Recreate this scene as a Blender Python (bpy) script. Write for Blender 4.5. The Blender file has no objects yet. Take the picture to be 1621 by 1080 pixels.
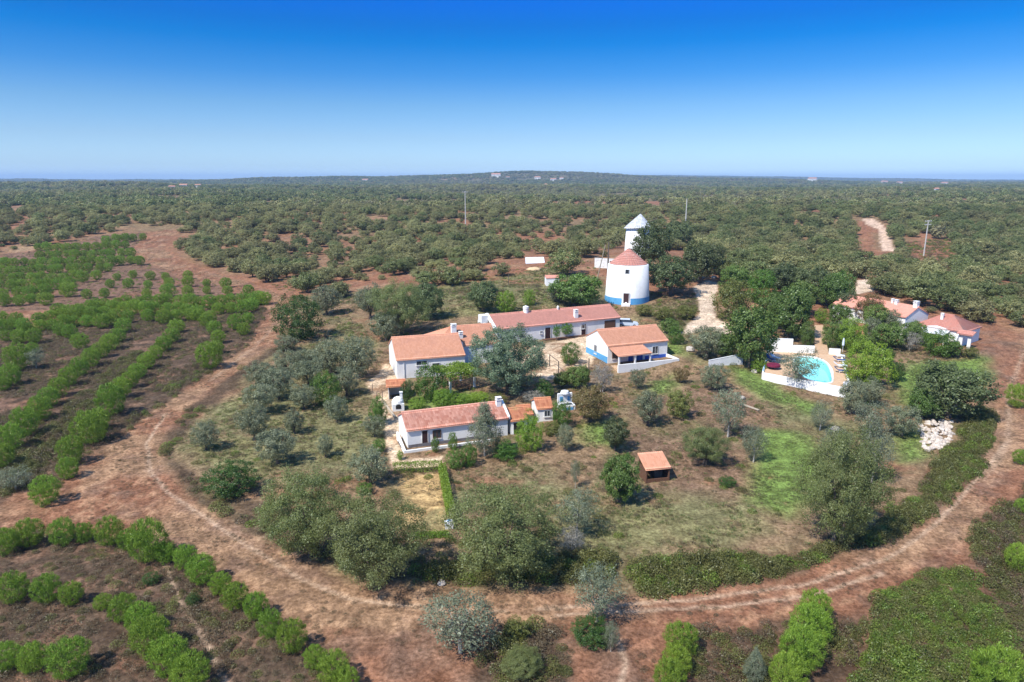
import bpy, bmesh, math, random
import numpy as np
from mathutils import Vector, Matrix

R = math.radians
scene = bpy.context.scene
COL = scene.collection
random.seed(7)

# ------------------------------------------------------------------ camera, sky, sun, exposure
FPX, CX, CY, CAMH = 1080.7, 810.5, 540.0, 30.0          # focal length and centre in photo pixels, drone height in metres
PITCH = math.atan((540 - 285) / FPX)
cam = bpy.data.cameras.new("camera")
cam.lens = 24.0; cam.sensor_width = 36.0; cam.clip_start = 0.5; cam.clip_end = 40000
camo = bpy.data.objects.new("camera", cam); COL.objects.link(camo)
camo.location = (0, 0, CAMH); camo.rotation_euler = (math.pi / 2 - PITCH, 0, 0)
scene.camera = camo

SUN_EL, SUN_AZ = R(52), R(-132)                          # azimuth from +Y towards +X
sdir = Vector((math.sin(SUN_AZ) * math.cos(SUN_EL), math.cos(SUN_AZ) * math.cos(SUN_EL), math.sin(SUN_EL)))
world = bpy.data.worlds.new("World"); scene.world = world; world.use_nodes = True
wn = world.node_tree.nodes; wl = world.node_tree.links
for n in list(wn): wn.remove(n)
sky = wn.new("ShaderNodeTexSky"); sky.sky_type = 'NISHITA'; sky.sun_disc = False
sky.sun_elevation = SUN_EL; sky.sun_rotation = SUN_AZ
sky.altitude = 100; sky.air_density = 1.0; sky.dust_density = 0.6; sky.ozone_density = 3.0
bg = wn.new("ShaderNodeBackground"); bg.inputs['Strength'].default_value = 0.15
# clear deep-blue sky: tint by elevation angle, the same all round the compass
geo = wn.new("ShaderNodeTexCoord"); sep = wn.new("ShaderNodeSeparateXYZ"); wl.new(geo.outputs['Generated'], sep.inputs[0])
ramp = wn.new("ShaderNodeValToRGB"); wl.new(sep.outputs['Z'], ramp.inputs[0])
SKYSTOPS = [(0.0, (0.654, 0.895, 1.309)), (0.0201, (0.461, 0.63, 0.922)), (0.0561, (0.365, 0.492, 0.699)), (0.098, (0.246, 0.41, 0.608)), (0.1385, (0.088, 0.317, 0.59)), (0.1776, (0.002, 0.261, 0.573)), (0.2003, (0.002, 0.228, 0.57)), (0.2296, (0.002, 0.224, 0.689)), (0.45, (0.18, 0.5, 0.82)), (1.0, (0.72, 0.9, 1.0))]
els = ramp.color_ramp.elements
while len(els) < len(SKYSTOPS): els.new(0.5)
for e, (p, c) in zip(els, SKYSTOPS):
    e.position = p; e.color = (*c, 1)
mixs = wn.new("ShaderNodeMix"); mixs.data_type = 'RGBA'; mixs.blend_type = 'MULTIPLY'; mixs.inputs[0].default_value = 1.0
wl.new(sky.outputs[0], mixs.inputs[6]); wl.new(ramp.outputs[0], mixs.inputs[7]); wl.new(mixs.outputs[2], bg.inputs[0])
wo = wn.new("ShaderNodeOutputWorld"); wl.new(bg.outputs[0], wo.inputs[0])
sun = bpy.data.lights.new("sun", 'SUN'); sun.energy = 4.1; sun.angle = R(0.5); sun.color = (1.0, 0.955, 0.88)
suno = bpy.data.objects.new("sun", sun); COL.objects.link(suno)
suno.rotation_euler = sdir.to_track_quat('Z', 'Y').to_euler()
vs = scene.view_settings
vs.view_transform = 'Standard'; vs.look = 'None'; vs.gamma = 1.0; vs.exposure = 0.68; vs.use_curve_mapping = False
scene.cycles.use_denoising = True
scene.cycles.max_bounces = 6; scene.cycles.diffuse_bounces = 3; scene.cycles.glossy_bounces = 2
scene.cycles.transmission_bounces = 4; scene.cycles.transparent_max_bounces = 8; scene.cycles.volume_bounces = 0

# ------------------------------------------------------------------ terrain height and surveying helpers
def _h(ix, iy, seed):
    a = (ix.astype(np.int64) * 374761393 + iy.astype(np.int64) * 668265263 + seed * 974711) & 0x7fffffff
    a = ((a ^ (a >> 13)) * 1274126177) & 0x7fffffff
    return ((a ^ (a >> 16)) & 0xffff) / 65535.0
def vnoise(x, y, s, seed=0):
    x = np.asarray(x, float) / s; y = np.asarray(y, float) / s
    ix = np.floor(x); iy = np.floor(y); fx = x - ix; fy = y - iy
    fx = fx * fx * (3 - 2 * fx); fy = fy * fy * (3 - 2 * fy)
    a = _h(ix, iy, seed); b = _h(ix + 1, iy, seed); c = _h(ix, iy + 1, seed); d = _h(ix + 1, iy + 1, seed)
    return (a * (1 - fx) + b * fx) * (1 - fy) + (c * (1 - fx) + d * fx) * fy
def fbm(x, y, s, seed=0, o=4):
    t = 0; w = 0; k = 1.0
    for i in range(o):
        t = t + k * vnoise(x, y, s / 2 ** i, seed + i * 17); w += k; k *= 0.55
    return t / w
PADS = []
def ter(x, y, pads=True):
    x = np.asarray(x, float); y = np.asarray(y, float)
    g = lambda a, b, sx, sy: np.exp(-((x - a) / sx) ** 2 - ((y - b) / sy) ** 2)
    z = 8 * g(35, 195, 85, 72)
    u = np.clip((y - 205) / 240, 0, 1); z = z + 10 * u * u * (3 - 2 * u) + 9 * g(-950, 1500, 800, 260) + 38 * g(-100, 3300, 1500, 650) + 17 * g(230, 3150, 420, 380) + 62 * g(900, 7200, 3300, 1300) + 20 * g(-3800, 5200, 1800, 900)
    far = np.clip((y - 300) / 600, 0, 1)
    z = z + far * (np.sin(x / 170 + 1.3) * np.sin(y / 230 + .6) * 3.5 + np.sin(x / 61 + y / 97) * 1.2)
    z = z + 0.35 * (vnoise(x, y, 14, 3) - .5) * np.clip((y - 20) / 20, 0, 1)
    if pads:
        for (px, py, t, a, b, c, d, z0, soft) in PADS:      # levelled building plots
            lx = math.cos(t) * (x - px) + math.sin(t) * (y - py); ly = -math.sin(t) * (x - px) + math.cos(t) * (y - py)
            o = np.maximum(np.maximum(a - lx, lx - b), np.maximum(c - ly, ly - d)); m = np.clip(1 - o / soft, 0, 1); m = m * m * (3 - 2 * m)
            z = z * (1 - m) + z0 * m
        z = z - 1.25 * g(22.6, 101.0, 8, 3.4)
    return z
def terf(x, y): return float(ter(x, y))
PZ = {}
for nm_, px_, py_, t_, a_, b_, c_, d_, soft_ in (('cottage', -11.88, 72.46, .35, -.8, 15.5, -.6, 6.5, 2.5), ('farm', -17.2, 97.9, .29, -.5, 17, -.5, 14, 4), ('long', -2.75, 116.3, .43, -2, 27, -3.5, 8.5, 5), ('porch', 15.24, 105.2, .36, -.5, 11.8, .5, 8.5, 3), ('wing', 63.5, 133.7, -1.1, -1, 16, -1.5, 7.5, 4), ('villa', 72.3, 120.3, -.93, -1, 11, -4, 9, 4)):
    PZ[nm_] = float(ter(px_, py_, False)); PADS.append((px_, py_, t_, a_, b_, c_, d_, PZ[nm_], soft_))
CP, SP = math.cos(PITCH), math.sin(PITCH)
def ray(u, v):
    a = (u - CX) / FPX; b = (CY - v) / FPX
    return np.array([a, CP + b * SP, -SP + b * CP])
_T = np.exp(np.linspace(math.log(20), math.log(15000), 3500))
def at(u, v, h=0.0):
    """ground point (raised by h) that the surveyed photo point u, v lies on"""
    d = ray(u, v)
    e = CAMH + d[2] * _T - ter(d[0] * _T, d[1] * _T) - h
    k = int(np.argmax(e < 0))
    if k == 0: return Vector((d[0] * 12000, d[1] * 12000, 0))
    a, b = _T[k - 1], _T[k]
    for _ in range(24):
        m = (a + b) / 2
        if CAMH + d[2] * m - terf(d[0] * m, d[1] * m) - h < 0: b = m
        else: a = m
    return Vector((d[0] * a, d[1] * a, CAMH + d[2] * a))
def atz(u, v, z):
    d = ray(u, v); t = (z - CAMH) / d[2]
    return Vector((d[0] * t, d[1] * t, z))
def toxy(pts): return [tuple(at(u, v)[:2]) for u, v in pts]

# ------------------------------------------------------------------ object helpers
def link(o, parent=None):
    COL.objects.link(o)
    if parent is not None: o.parent = parent
    return o
def tag(o, label=None, cat=None, group=None, kind=None):
    if label: o["label"] = label
    if cat: o["category"] = cat
    if group: o["group"] = group
    if kind: o["kind"] = kind
    return o
def empty(name, loc, rz=0.0, label=None, cat=None, group=None):
    o = bpy.data.objects.new(name, None); o.empty_display_size = 0.3
    o.location = loc; o.rotation_euler = (0, 0, rz); link(o)
    return tag(o, label, cat, group)
def mesh_np(name, V, F, mat=None, attrs=None, smooth=False):
    """V (n,3), F (m,k) all faces with k corners; attrs: name -> (domain, type, array)"""
    me = bpy.data.meshes.new(name)
    V = np.asarray(V, np.float32); F = np.asarray(F, np.int32); m, k = F.shape
    me.vertices.add(len(V)); me.vertices.foreach_set("co", V.ravel())
    me.loops.add(m * k); me.loops.foreach_set("vertex_index", F.ravel())
    me.polygons.add(m); me.polygons.foreach_set("loop_start", np.arange(0, m * k, k, dtype=np.int32))
    me.polygons.foreach_set("loop_total", np.full(m, k, np.int32))
    if smooth: me.polygons.foreach_set("use_smooth", np.ones(m, bool))
    me.update(calc_edges=True)
    if attrs:
        for an, (dom, typ, arr) in attrs.items():
            a = me.attributes.new(an, typ, dom)
            key = {'FLOAT': 'value', 'FLOAT_COLOR': 'color', 'FLOAT_VECTOR': 'vector', 'INT': 'value'}[typ]
            a.data.foreach_set(key, np.asarray(arr, np.int32 if typ == 'INT' else np.float32).ravel())
    if mat: me.materials.append(mat)
    return me
class MB:
    """collects boxes, prisms, tubes and lathes, then links them as one mesh object"""
    def __init__(s): s.V = []; s.F = []
    def add(s, vs, fs):
        n = len(s.V); s.V += [tuple(v) for v in vs]; s.F += [tuple(i + n for i in f) for f in fs]; return s
    def box(s, x0, x1, y0, y1, z0, z1):
        return s.add([(x0,y0,z0),(x1,y0,z0),(x1,y1,z0),(x0,y1,z0),(x0,y0,z1),(x1,y0,z1),(x1,y1,z1),(x0,y1,z1)],
                     [(0,3,2,1),(4,5,6,7),(0,1,5,4),(1,2,6,5),(2,3,7,6),(3,0,4,7)])
    def hexa(s, b, t):                                    # four bottom points, four top points
        return s.add(list(b) + list(t), [(0,3,2,1),(4,5,6,7),(0,1,5,4),(1,2,6,5),(2,3,7,6),(3,0,4,7)])
    def prism(s, prof, axis, a, b):                       # closed profile extruded along an axis
        n = len(prof)
        def P(p, c): return {'x': (c, p[0], p[1]), 'y': (p[0], c, p[1]), 'z': (p[0], p[1], c)}[axis]
        return s.add([P(p, a) for p in prof] + [P(p, b) for p in prof],
                     [tuple(range(n)), tuple(range(2*n-1, n-1, -1))] + [(i, i+n, (i+1) % n + n, (i+1) % n) for i in range(n)])
    def tube(s, p, q, r0, r1=None, n=8):
        r1 = r0 if r1 is None else r1
        p = Vector(p); q = Vector(q); d = (q - p).normalized()
        u = d.orthogonal().normalized(); w = d.cross(u)
        vs = [p + (u * math.cos(2*math.pi*i/n) + w * math.sin(2*math.pi*i/n)) * r0 for i in range(n)] + \
             [q + (u * math.cos(2*math.pi*i/n) + w * math.sin(2*math.pi*i/n)) * r1 for i in range(n)]
        return s.add(vs, [(i, (i+1) % n, (i+1) % n + n, i + n) for i in range(n)] + [tuple(range(n-1, -1, -1)), tuple(range(n, 2*n))])
    def lathe(s, prof, n=24, a0=0, a1=2*math.pi, cx=0, cy=0):
        full = abs(a1 - a0 - 2*math.pi) < 1e-6; m = n if full else n + 1; k = len(prof)
        vs = [(cx + r*math.cos(a0+(a1-a0)*i/n), cy + r*math.sin(a0+(a1-a0)*i/n), z) for i in range(m) for r, z in prof]
        fs = [(i*k+j, ((i+1) % m)*k+j, ((i+1) % m)*k+j+1, i*k+j+1) for i in range(n) for j in range(k-1)]
        return s.add(vs, fs)
    def build(s, name, mat, parent=None, smooth=False, loc=None, rz=0):
        me = bpy.data.meshes.new(name); me.from_pydata(s.V, [], s.F); me.update()
        bm = bmesh.new(); bm.from_mesh(me); bmesh.ops.recalc_face_normals(bm, faces=bm.faces[:]); bm.to_mesh(me); bm.free()
        if smooth:
            for p in me.polygons: p.use_smooth = True
        me.materials.append(mat)
        o = bpy.data.objects.new(name, me)
        if loc is not None: o.location = loc; o.rotation_euler = (0, 0, rz)
        return link(o, parent)

# ------------------------------------------------------------------ materials
def newmat(name):
    m = bpy.data.materials.new(name); m.use_nodes = True
    nt = m.node_tree; b = nt.nodes["Principled BSDF"]
    return m, nt, b
def nd(nt, t, **kw):
    n = nt.nodes.new(t)
    for k, v in kw.items(): setattr(n, k, v)
    return n
def mixc(nt, fac, a, b, mode='MIX'):
    m = nd(nt, "ShaderNodeMix", data_type='RGBA', blend_type=mode)
    for i, v in ((0, fac), (6, a), (7, b)):
        if isinstance(v, (int, float)): m.inputs[i].default_value = v
        elif isinstance(v, tuple): m.inputs[i].default_value = (*v, 1)
        else: nt.links.new(v, m.inputs[i])
    return m.outputs[2]
def ramp2(nt, src, p0, p1):
    m = nd(nt, "ShaderNodeMapRange"); nt.links.new(src, m.inputs[0])
    m.inputs[1].default_value = p0; m.inputs[2].default_value = p1
    return m.outputs[0]
def noise(nt, scale, detail=4, rough=.6, coord='Object'):
    tc = nd(nt, "ShaderNodeTexCoord"); n = nd(nt, "ShaderNodeTexNoise")
    n.inputs['Scale'].default_value = scale; n.inputs['Detail'].default_value = detail; n.inputs['Roughness'].default_value = rough
    nt.links.new(tc.outputs[coord], n.inputs['Vector'])
    return n.outputs['Fac']
def bump(nt, b, src, dist, strength=.5):
    k = nd(nt, "ShaderNodeBump"); k.inputs['Distance'].default_value = dist; k.inputs['Strength'].default_value = strength
    nt.links.new(src, k.inputs['Height']); nt.links.new(k.outputs[0], b.inputs['Normal'])
def plain(name, c1, c2=None, scale=3.0, rough=.8, lo=.35, hi=.65, bmp=0.0, spec=.3, metal=0.0):
    m, nt, b = newmat(name)
    c2 = c2 or tuple(x * .8 for x in c1)
    f = noise(nt, scale)
    nt.links.new(mixc(nt, ramp2(nt, f, lo, hi), c1, c2), b.inputs['Base Color'])
    b.inputs['Roughness'].default_value = rough; b.inputs['Specular IOR Level'].default_value = spec; b.inputs['Metallic'].default_value = metal
    if bmp: bump(nt, b, noise(nt, scale * 5), bmp)
    return m
M = {}
M['white'] = plain('whitewash', (.80, .79, .76), (.66, .63, .58), .9, .9, .48, .85, .01)
M['white_old'] = plain('weathered_whitewash', (.74, .73, .70), (.48, .45, .41), 1.3, .9, .45, .75, .015)
M['blue'] = plain('blue_paint', (.08, .30, .58), (.12, .36, .60), 1.5, .7)
M['deep_blue'] = plain('deep_blue_paint', (.03, .10, .48), (.04, .12, .42), 2, .5)
M['pale_blue'] = plain('pale_blue_wall', (.50, .63, .78), (.44, .56, .70), 1.5, .8)
M['grey_plinth'] = plain('grey_plinth', (.20, .19, .20), (.14, .13, .13), 3, .9)
M['dark_wood'] = plain('dark_wood', (.065, .028, .026), (.04, .02, .018), 6, .6)
M['brown_wood'] = plain('brown_wood', (.17, .085, .05), (.10, .05, .03), 8, .8, bmp=.01)
M['old_wood'] = plain('weathered_wood', (.16, .13, .105), (.09, .07, .055), 5, .9)
M['pale_wood'] = plain('pale_wood', (.50, .42, .31), (.38, .31, .23), 6, .8)
M['glass'] = plain('window_glass', (.03, .035, .045), (.05, .06, .07), 2, .08, spec=.6)
M['frame'] = plain('window_frame', (.55, .56, .56), None, 4, .6)
M['dark_void'] = plain('dark_interior', (.035, .028, .025), (.02, .018, .016), 2, .9)  # near-black colour standing in for the shade inside openings
M['concrete'] = plain('concrete', (.52, .50, .46), (.40, .38, .35), 2, .9)
M['zinc'] = plain('zinc_sheet', (.68, .69, .70), (.44, .45, .46), 1.6, .5, metal=.25)
M['stone'] = plain('pale_stone', (.66, .60, .52), (.42, .33, .26), 1.2, .95, bmp=.05)
M['boulder'] = plain('boulder', (.50, .45, .40), (.33, .28, .24), 1.6, .95, bmp=.05)
M['crimson'] = plain('crimson_cloth', (.17, .014, .045), (.12, .01, .035), 3, .8)
M['navy'] = plain('navy_cloth', (.03, .06, .17), (.05, .10, .25), 4, .8)
M['white_plastic'] = plain('white_plastic', (.78, .79, .80), (.7, .71, .73), 3, .45)
M['bluewhite'] = plain('blue_white_plastic', (.55, .66, .80), (.72, .76, .82), 5, .5)
M['iron'] = plain('dark_iron', (.05, .045, .045), None, 4, .6)
M['deck'] = plain('terracotta_deck', (.58, .40, .25), (.50, .33, .21), 2.0, .85, bmp=.01)
M['path_tile'] = plain('path_tiles', (.52, .35, .22), (.44, .28, .17), 2.5, .9, bmp=.01)
M['coping'] = plain('pool_coping', (.76, .75, .72), (.68, .66, .62), 2, .7)
M['pool_wall'] = plain('pool_lining', (.42, .80, .82), (.46, .84, .86), 1, .5)
M['tarp'] = plain('pale_panel', (.66, .68, .70), (.56, .58, .61), .8, .6)
M['bark'] = plain('bark', (.15, .12, .10), (.09, .07, .055), 3, .95, bmp=.03)
M['pale_bark'] = plain('pale_bark', (.44, .41, .36), (.30, .27, .23), 3, .9, bmp=.02)
M['sand'] = plain('sand_heap', (.62, .46, .27), (.52, .37, .22), 2, .95, bmp=.04)
M['car_paint'] = plain('pale_blue_car_paint', (.55, .62, .72), (.52, .60, .70), 1, .25, spec=.6)
M['tyre'] = plain('tyre', (.02, .02, .02), None, 4, .9)
M['rim'] = plain('wheel_rim', (.5, .5, .52), None, 4, .35, metal=.8)
def water_mat():
    m, nt, b = newmat('pool_water'); nt.nodes.remove(b)
    t = nd(nt, "ShaderNodeBsdfTransparent"); t.inputs[0].default_value = (.84, .98, .985, 1)
    g = nd(nt, "ShaderNodeBsdfGlossy"); g.inputs['Roughness'].default_value = .04
    f = nd(nt, "ShaderNodeFresnel"); f.inputs[0].default_value = 1.33
    k = nd(nt, "ShaderNodeBump"); k.inputs['Distance'].default_value = .03; k.inputs['Strength'].default_value = .4
    nt.links.new(noise(nt, 1.8, 3), k.inputs['Height']); nt.links.new(k.outputs[0], g.inputs['Normal']); nt.links.new(k.outputs[0], f.inputs['Normal'])
    m1 = nd(nt, "ShaderNodeMixShader"); nt.links.new(f.outputs[0], m1.inputs[0]); nt.links.new(t.outputs[0], m1.inputs[1]); nt.links.new(g.outputs[0], m1.inputs[2])
    nt.links.new(m1.outputs[0], nt.nodes["Material Output"].inputs[0])
    return m
M['water'] = water_mat()
def tile_mat(name, c1, c2, c3):
    m, nt, b = newmat(name)
    a = nd(nt, "ShaderNodeAttribute", attribute_name='v')
    c = mixc(nt, a.outputs['Fac'], c1, c2)
    f = noise(nt, .55, 5, .65)
    c = mixc(nt, ramp2(nt, f, .50, .78), c, c3)
    nt.links.new(c, b.inputs['Base Color']); b.inputs['Roughness'].default_value = .85; b.inputs['Specular IOR Level'].default_value = .25
    return m
M['tile_new'] = tile_mat('salmon_tiles', (.72, .36, .23), (.64, .30, .18), (.58, .28, .19))
M['tile_pink'] = tile_mat('pink_tiles', (.68, .32, .24), (.61, .28, .21), (.54, .25, .19))
M['tile_old'] = tile_mat('old_tiles', (.70, .36, .26), (.52, .21, .14), (.46, .23, .17))
M['tile_rust'] = tile_mat('rust_tiles', (.60, .25, .13), (.42, .15, .08), (.44, .29, .13))
M['tile_red'] = tile_mat('red_tiles', (.50, .23, .18), (.42, .18, .14), (.40, .25, .21))
def leaf_mat(name, c1, c2, var=.25, trans=.42, hue=.012):
    """c1..c2 differ from leaf to leaf (attribute v); whole plants differ through the object's random number"""
    m, nt, b = newmat(name)
    nt.nodes.remove(b)
    a = nd(nt, "ShaderNodeAttribute", attribute_name='v')
    c = mixc(nt, a.outputs['Fac'], c1, c2)
    oi = nd(nt, "ShaderNodeObjectInfo")
    hs = nd(nt, "ShaderNodeHueSaturation"); nt.links.new(c, hs.inputs['Color'])
    v = nd(nt, "ShaderNodeMapRange"); nt.links.new(oi.outputs['Random'], v.inputs[0]); v.inputs[3].default_value = 1 - var; v.inputs[4].default_value = 1 + var
    nt.links.new(v.outputs[0], hs.inputs['Value'])
    mu = nd(nt, "ShaderNodeMath", operation='MULTIPLY'); nt.links.new(oi.outputs['Random'], mu.inputs[0]); mu.inputs[1].default_value = 7.31
    fr = nd(nt, "ShaderNodeMath", operation='FRACT'); nt.links.new(mu.outputs[0], fr.inputs[0])
    h = nd(nt, "ShaderNodeMapRange"); nt.links.new(fr.outputs[0], h.inputs[0]); h.inputs[3].default_value = .5 - hue; h.inputs[4].default_value = .5 + hue * .7
    nt.links.new(h.outputs[0], hs.inputs['Hue'])
    d = nd(nt, "ShaderNodeBsdfDiffuse"); t = nd(nt, "ShaderNodeBsdfTranslucent"); g = nd(nt, "ShaderNodeBsdfGlossy")
    g.inputs['Roughness'].default_value = .45; g.inputs['Color'].default_value = (.6, .65, .6, 1)
    nt.links.new(hs.outputs[0], d.inputs[0]); nt.links.new(hs.outputs[0], t.inputs[0])
    m1 = nd(nt, "ShaderNodeMixShader"); m1.inputs[0].default_value = trans
    nt.links.new(d.outputs[0], m1.inputs[1]); nt.links.new(t.outputs[0], m1.inputs[2])
    m2 = nd(nt, "ShaderNodeMixShader"); m2.inputs[0].default_value = .04
    nt.links.new(m1.outputs[0], m2.inputs[1]); nt.links.new(g.outputs[0], m2.inputs[2])
    nt.links.new(m2.outputs[0], nt.nodes["Material Output"].inputs[0])
    return m
LEAF = dict(
    olive=leaf_mat('olive_leaves', (.158, .182, .098), (.305, .325, .195), .14),
    silver=leaf_mat('silver_leaves', (.150, .180, .100), (.290, .315, .205), .12),
    wild=leaf_mat('wild_tree_leaves', (.122, .152, .042), (.272, .308, .110), .12),
    oak=leaf_mat('oak_leaves', (.085, .122, .044), (.190, .232, .096), .25),
    leafy=leaf_mat('broad_leaves', (.085, .150, .028), (.200, .285, .070), .18),
    grove=leaf_mat('grey_green_leaves', (.105, .160, .085), (.250, .320, .190), .12),
    bush=leaf_mat('glossy_bush_leaves', (.065, .150, .018), (.160, .280, .042), .15),
    dark=leaf_mat('dark_bush_leaves', (.036, .085, .014), (.105, .185, .038), .12),
    lime=leaf_mat('lime_leaves', (.135, .245, .020), (.280, .410, .050), .12),
    yellow=leaf_mat('yellow_green_leaves', (.140, .155, .035), (.270, .280, .075), .15),
    brown=leaf_mat('autumn_leaves', (.150, .120, .040), (.270, .200, .075), .12),
    pale=leaf_mat('pale_flowering_leaves', (.20, .19, .14), (.52, .48, .42), .10),
    pine=leaf_mat('young_pine_needles', (.125, .225, .020), (.300, .430, .062), .13, .24),
    wood=leaf_mat('woodland_leaves', (.200, .200, .075), (.375, .365, .160), .28),
    woodoak=leaf_mat('woodland_oak_leaves', (.125, .155, .052), (.255, .285, .108), .28),
    bramble=leaf_mat('bramble_leaves', (.100, .105, .028), (.225, .225, .070), .28),
    heath=leaf_mat('heath_twigs', (.115, .085, .050), (.235, .180, .100), .3),
    fern=leaf_mat('fern_fronds', (.100, .160, .024), (.240, .310, .056), .25),
    weed=leaf_mat('dry_weeds', (.150, .115, .062), (.275, .220, .120), .3),
    scrub=leaf_mat('pale_scrub_leaves', (.200, .195, .090), (.340, .320, .170), .25),
    grass=leaf_mat('field_grass', (.125, .165, .045), (.245, .275, .105), .28),
    straw=leaf_mat('dry_straw', (.270, .190, .105), (.420, .300, .175), .25),
)
# ------------------------------------------------------------------ ground sheet with tracks and yards cut out of it
def dens(poly, step=None):
    return poly
def sdist(x, y, poly):
    """signed distance to a polygon, negative inside"""
    P = np.asarray(poly, float); Q = np.roll(P, -1, 0)
    d = np.full(x.shape, 1e18); ins = np.zeros(x.shape, bool)
    for (ax, ay), (bx, by) in zip(P, Q):
        ex, ey = bx - ax, by - ay; l = ex * ex + ey * ey + 1e-12
        t = np.clip(((x - ax) * ex + (y - ay) * ey) / l, 0, 1)
        d = np.minimum(d, (x - ax - t * ex) ** 2 + (y - ay - t * ey) ** 2)
        if ay != by:
            c = ((ay > y) != (by > y)) & (x < (bx - ax) * (y - ay) / (by - ay) + ax)
            ins ^= c
    d = np.sqrt(d)
    return np.where(ins, -d, d)
def pldist(x, y, line):
    d = np.full(x.shape, 1e18)
    for (ax, ay), (bx, by) in zip(line[:-1], line[1:]):
        ex, ey = bx - ax, by - ay; l = ex * ex + ey * ey + 1e-12
        t = np.clip(((x - ax) * ex + (y - ay) * ey) / l, 0, 1)
        d = np.minimum(d, (x - ax - t * ex) ** 2 + (y - ay - t * ey) ** 2)
    return np.sqrt(d)
def sst(a, b, v):
    t = np.clip((v - a) / (b - a), 0, 1); return t * t * (3 - 2 * t)

TRACK = toxy([(1660,520),(1621,548),(1588,600),(1576,650),(1572,700),(1547,760),(1482,822),(1400,872),(1290,907),(1150,935),(1000,945),(870,940),(700,935),(560,930),(480,890),(400,845),(330,803),(272,765),(250,720),(254,690),(300,640),(370,590),(436,542),(447,505),(450,472),(405,450),(330,430),(285,413),(258,393),(272,375),(290,362),
    (248,366),(215,398),(240,416),(300,439),(415,468),(425,500),(395,545),(320,600),(230,660),(165,710),(120,770),(60,800),(-60,812),(-60,835),(60,826),(200,832),(280,850),(340,890),(420,940),(480,985),(560,1000),(700,992),(850,990),(1000,990),(1150,978),(1290,968),(1370,948),(1440,908),(1532,872),(1548,812),(1592,770),(1610,700),(1606,650),(1621,618),(1660,590)])
DRIVE = toxy([(1078,530),(1092,510),(1106,497),(1108,480),(1097,456),(1118,444),(1138,448),(1131,478),(1133,505),(1162,517),(1158,531),(1120,522)])
LANE = toxy([(1364,346),(1384,347),(1404,362),(1416,397),(1396,397),(1391,364),(1370,354)])
YARD = toxy([(782,562),(838,548),(900,537),(962,521),(945,550),(934,580),(905,588),(872,602),(826,592),(800,580)])
SIDEYARD = toxy([(578,606),(600,592),(610,575),(640,590),(640,606),(622,612),(628,640),(634,664),(622,664),(604,640),(590,625)])
COTPATH = toxy([(606,640),(622,640),(634,668),(630,700),(640,728),(700,722),(700,738),(622,742),(610,700)])
GWALK = toxy([(1357,444),(1374,442),(1384,462),(1352,466)])
ALLROADS = [('dirt_track', TRACK, .5), ('gravel_drive', DRIVE, .25), ('gravel_lane', LANE, .4), ('courtyard', YARD, .2), ('side_yard', SIDEYARD, .2), ('garden_path', COTPATH, .12), ('gravel_walk', GWALK, .2)]
ROADKIND = dict(dirt_track='reddish dirt track looping round the smallholding', gravel_drive='pale gravel drive curving up beside the windmill', gravel_lane='pale gravel lane in the right-hand wood',
                courtyard='beige paved courtyard between the long house and the porch house', side_yard='beige side yard left of the pergola house', garden_path='bare beige path round the front cottage', gravel_walk='pale gravel walk behind the right-hand house')

# thickets, grass and soil patches in world metres
THICKET = dict(
    hedge_s=toxy([(985,900),(1060,880),(1150,872),(1260,882),(1275,900),(1200,925),(1100,942),(1040,945),(1000,930)]),
    hedge_m=toxy([(1255,884),(1340,852),(1400,828),(1400,866),(1330,890),(1272,902)]),
    hedge_e=toxy([(1345,862),(1400,820),(1450,785),(1478,740),(1505,690),(1540,640),(1568,650),(1571,700),(1545,760),(1480,822),(1400,868)]),
    fern=toxy([(1362,952),(1450,912),(1520,905),(1565,925),(1600,990),(1640,1090),(1350,1100),(1375,1010)]),
    heath_s=toxy([(1095,990),(1180,985),(1260,978),(1345,985),(1360,1020),(1345,1110),(1085,1110)]),
    heath_f=toxy([(1335,990),(1380,965),(1372,1020),(1350,1110),(1330,1110)]),
    heath_g=toxy([(1560,912),(1640,895),(1680,1110),(1600,1110),(1598,990),(1572,930)]),
    heath_e=toxy([(1548,835),(1592,790),(1640,740),(1660,900),(1600,915),(1560,912),(1532,880)]),
    heath_w=toxy([(770,1000),(840,985),(905,1000),(930,1110),(750,1110),(745,1040)]),
    verge=toxy([(255,692),(300,642),(370,592),(440,545),(452,552),(380,602),(320,650),(285,690),(275,725),(310,765),(360,800),(420,838),(450,865),(440,872),(390,840),(320,800),(268,758)]),
    rows=toxy([(165,705),(235,630),(300,580),(335,575),(330,596),(240,658),(190,700)]),
    rowsb=toxy([(0,735),(60,680),(130,620),(200,555),(230,560),(150,655),(100,700),(60,760),(0,800)]),
    southbank=toxy([(640,905),(700,890),(860,880),(960,875),(975,915),(860,930),(700,925)]),
    bankl=toxy([(330,790),(420,830),(520,890),(600,925),(640,915),(600,890),(500,860),(430,800)]),
    mill=toxy([(1010,500),(1060,490),(1100,470),(1105,495),(1075,520),(1045,505),(1000,500)]),
)
GREEN = [toxy(p) for p in (
    [(1200,680),(1258,684),(1320,735),(1310,790),(1250,815),(1200,800),(1185,735)],
    [(1150,575),(1200,590),(1240,618),(1300,640),(1275,655),(1205,628),(1160,595)],
    [(1415,590),(1480,572),(1560,566),(1562,610),(1530,622),(1455,622),(1445,650),(1420,640)],
    [(1412,692),(1455,676),(1462,722),(1425,728)],
    [(918,672),(985,664),(962,702),(914,698)],
    [(1030,604),(1060,594),(1064,624),(1040,626)],
    [(1055,545),(1085,545),(1085,562),(1058,562)],
    [(640,640),(700,620),(780,622),(772,640),(650,650)])]
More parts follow.
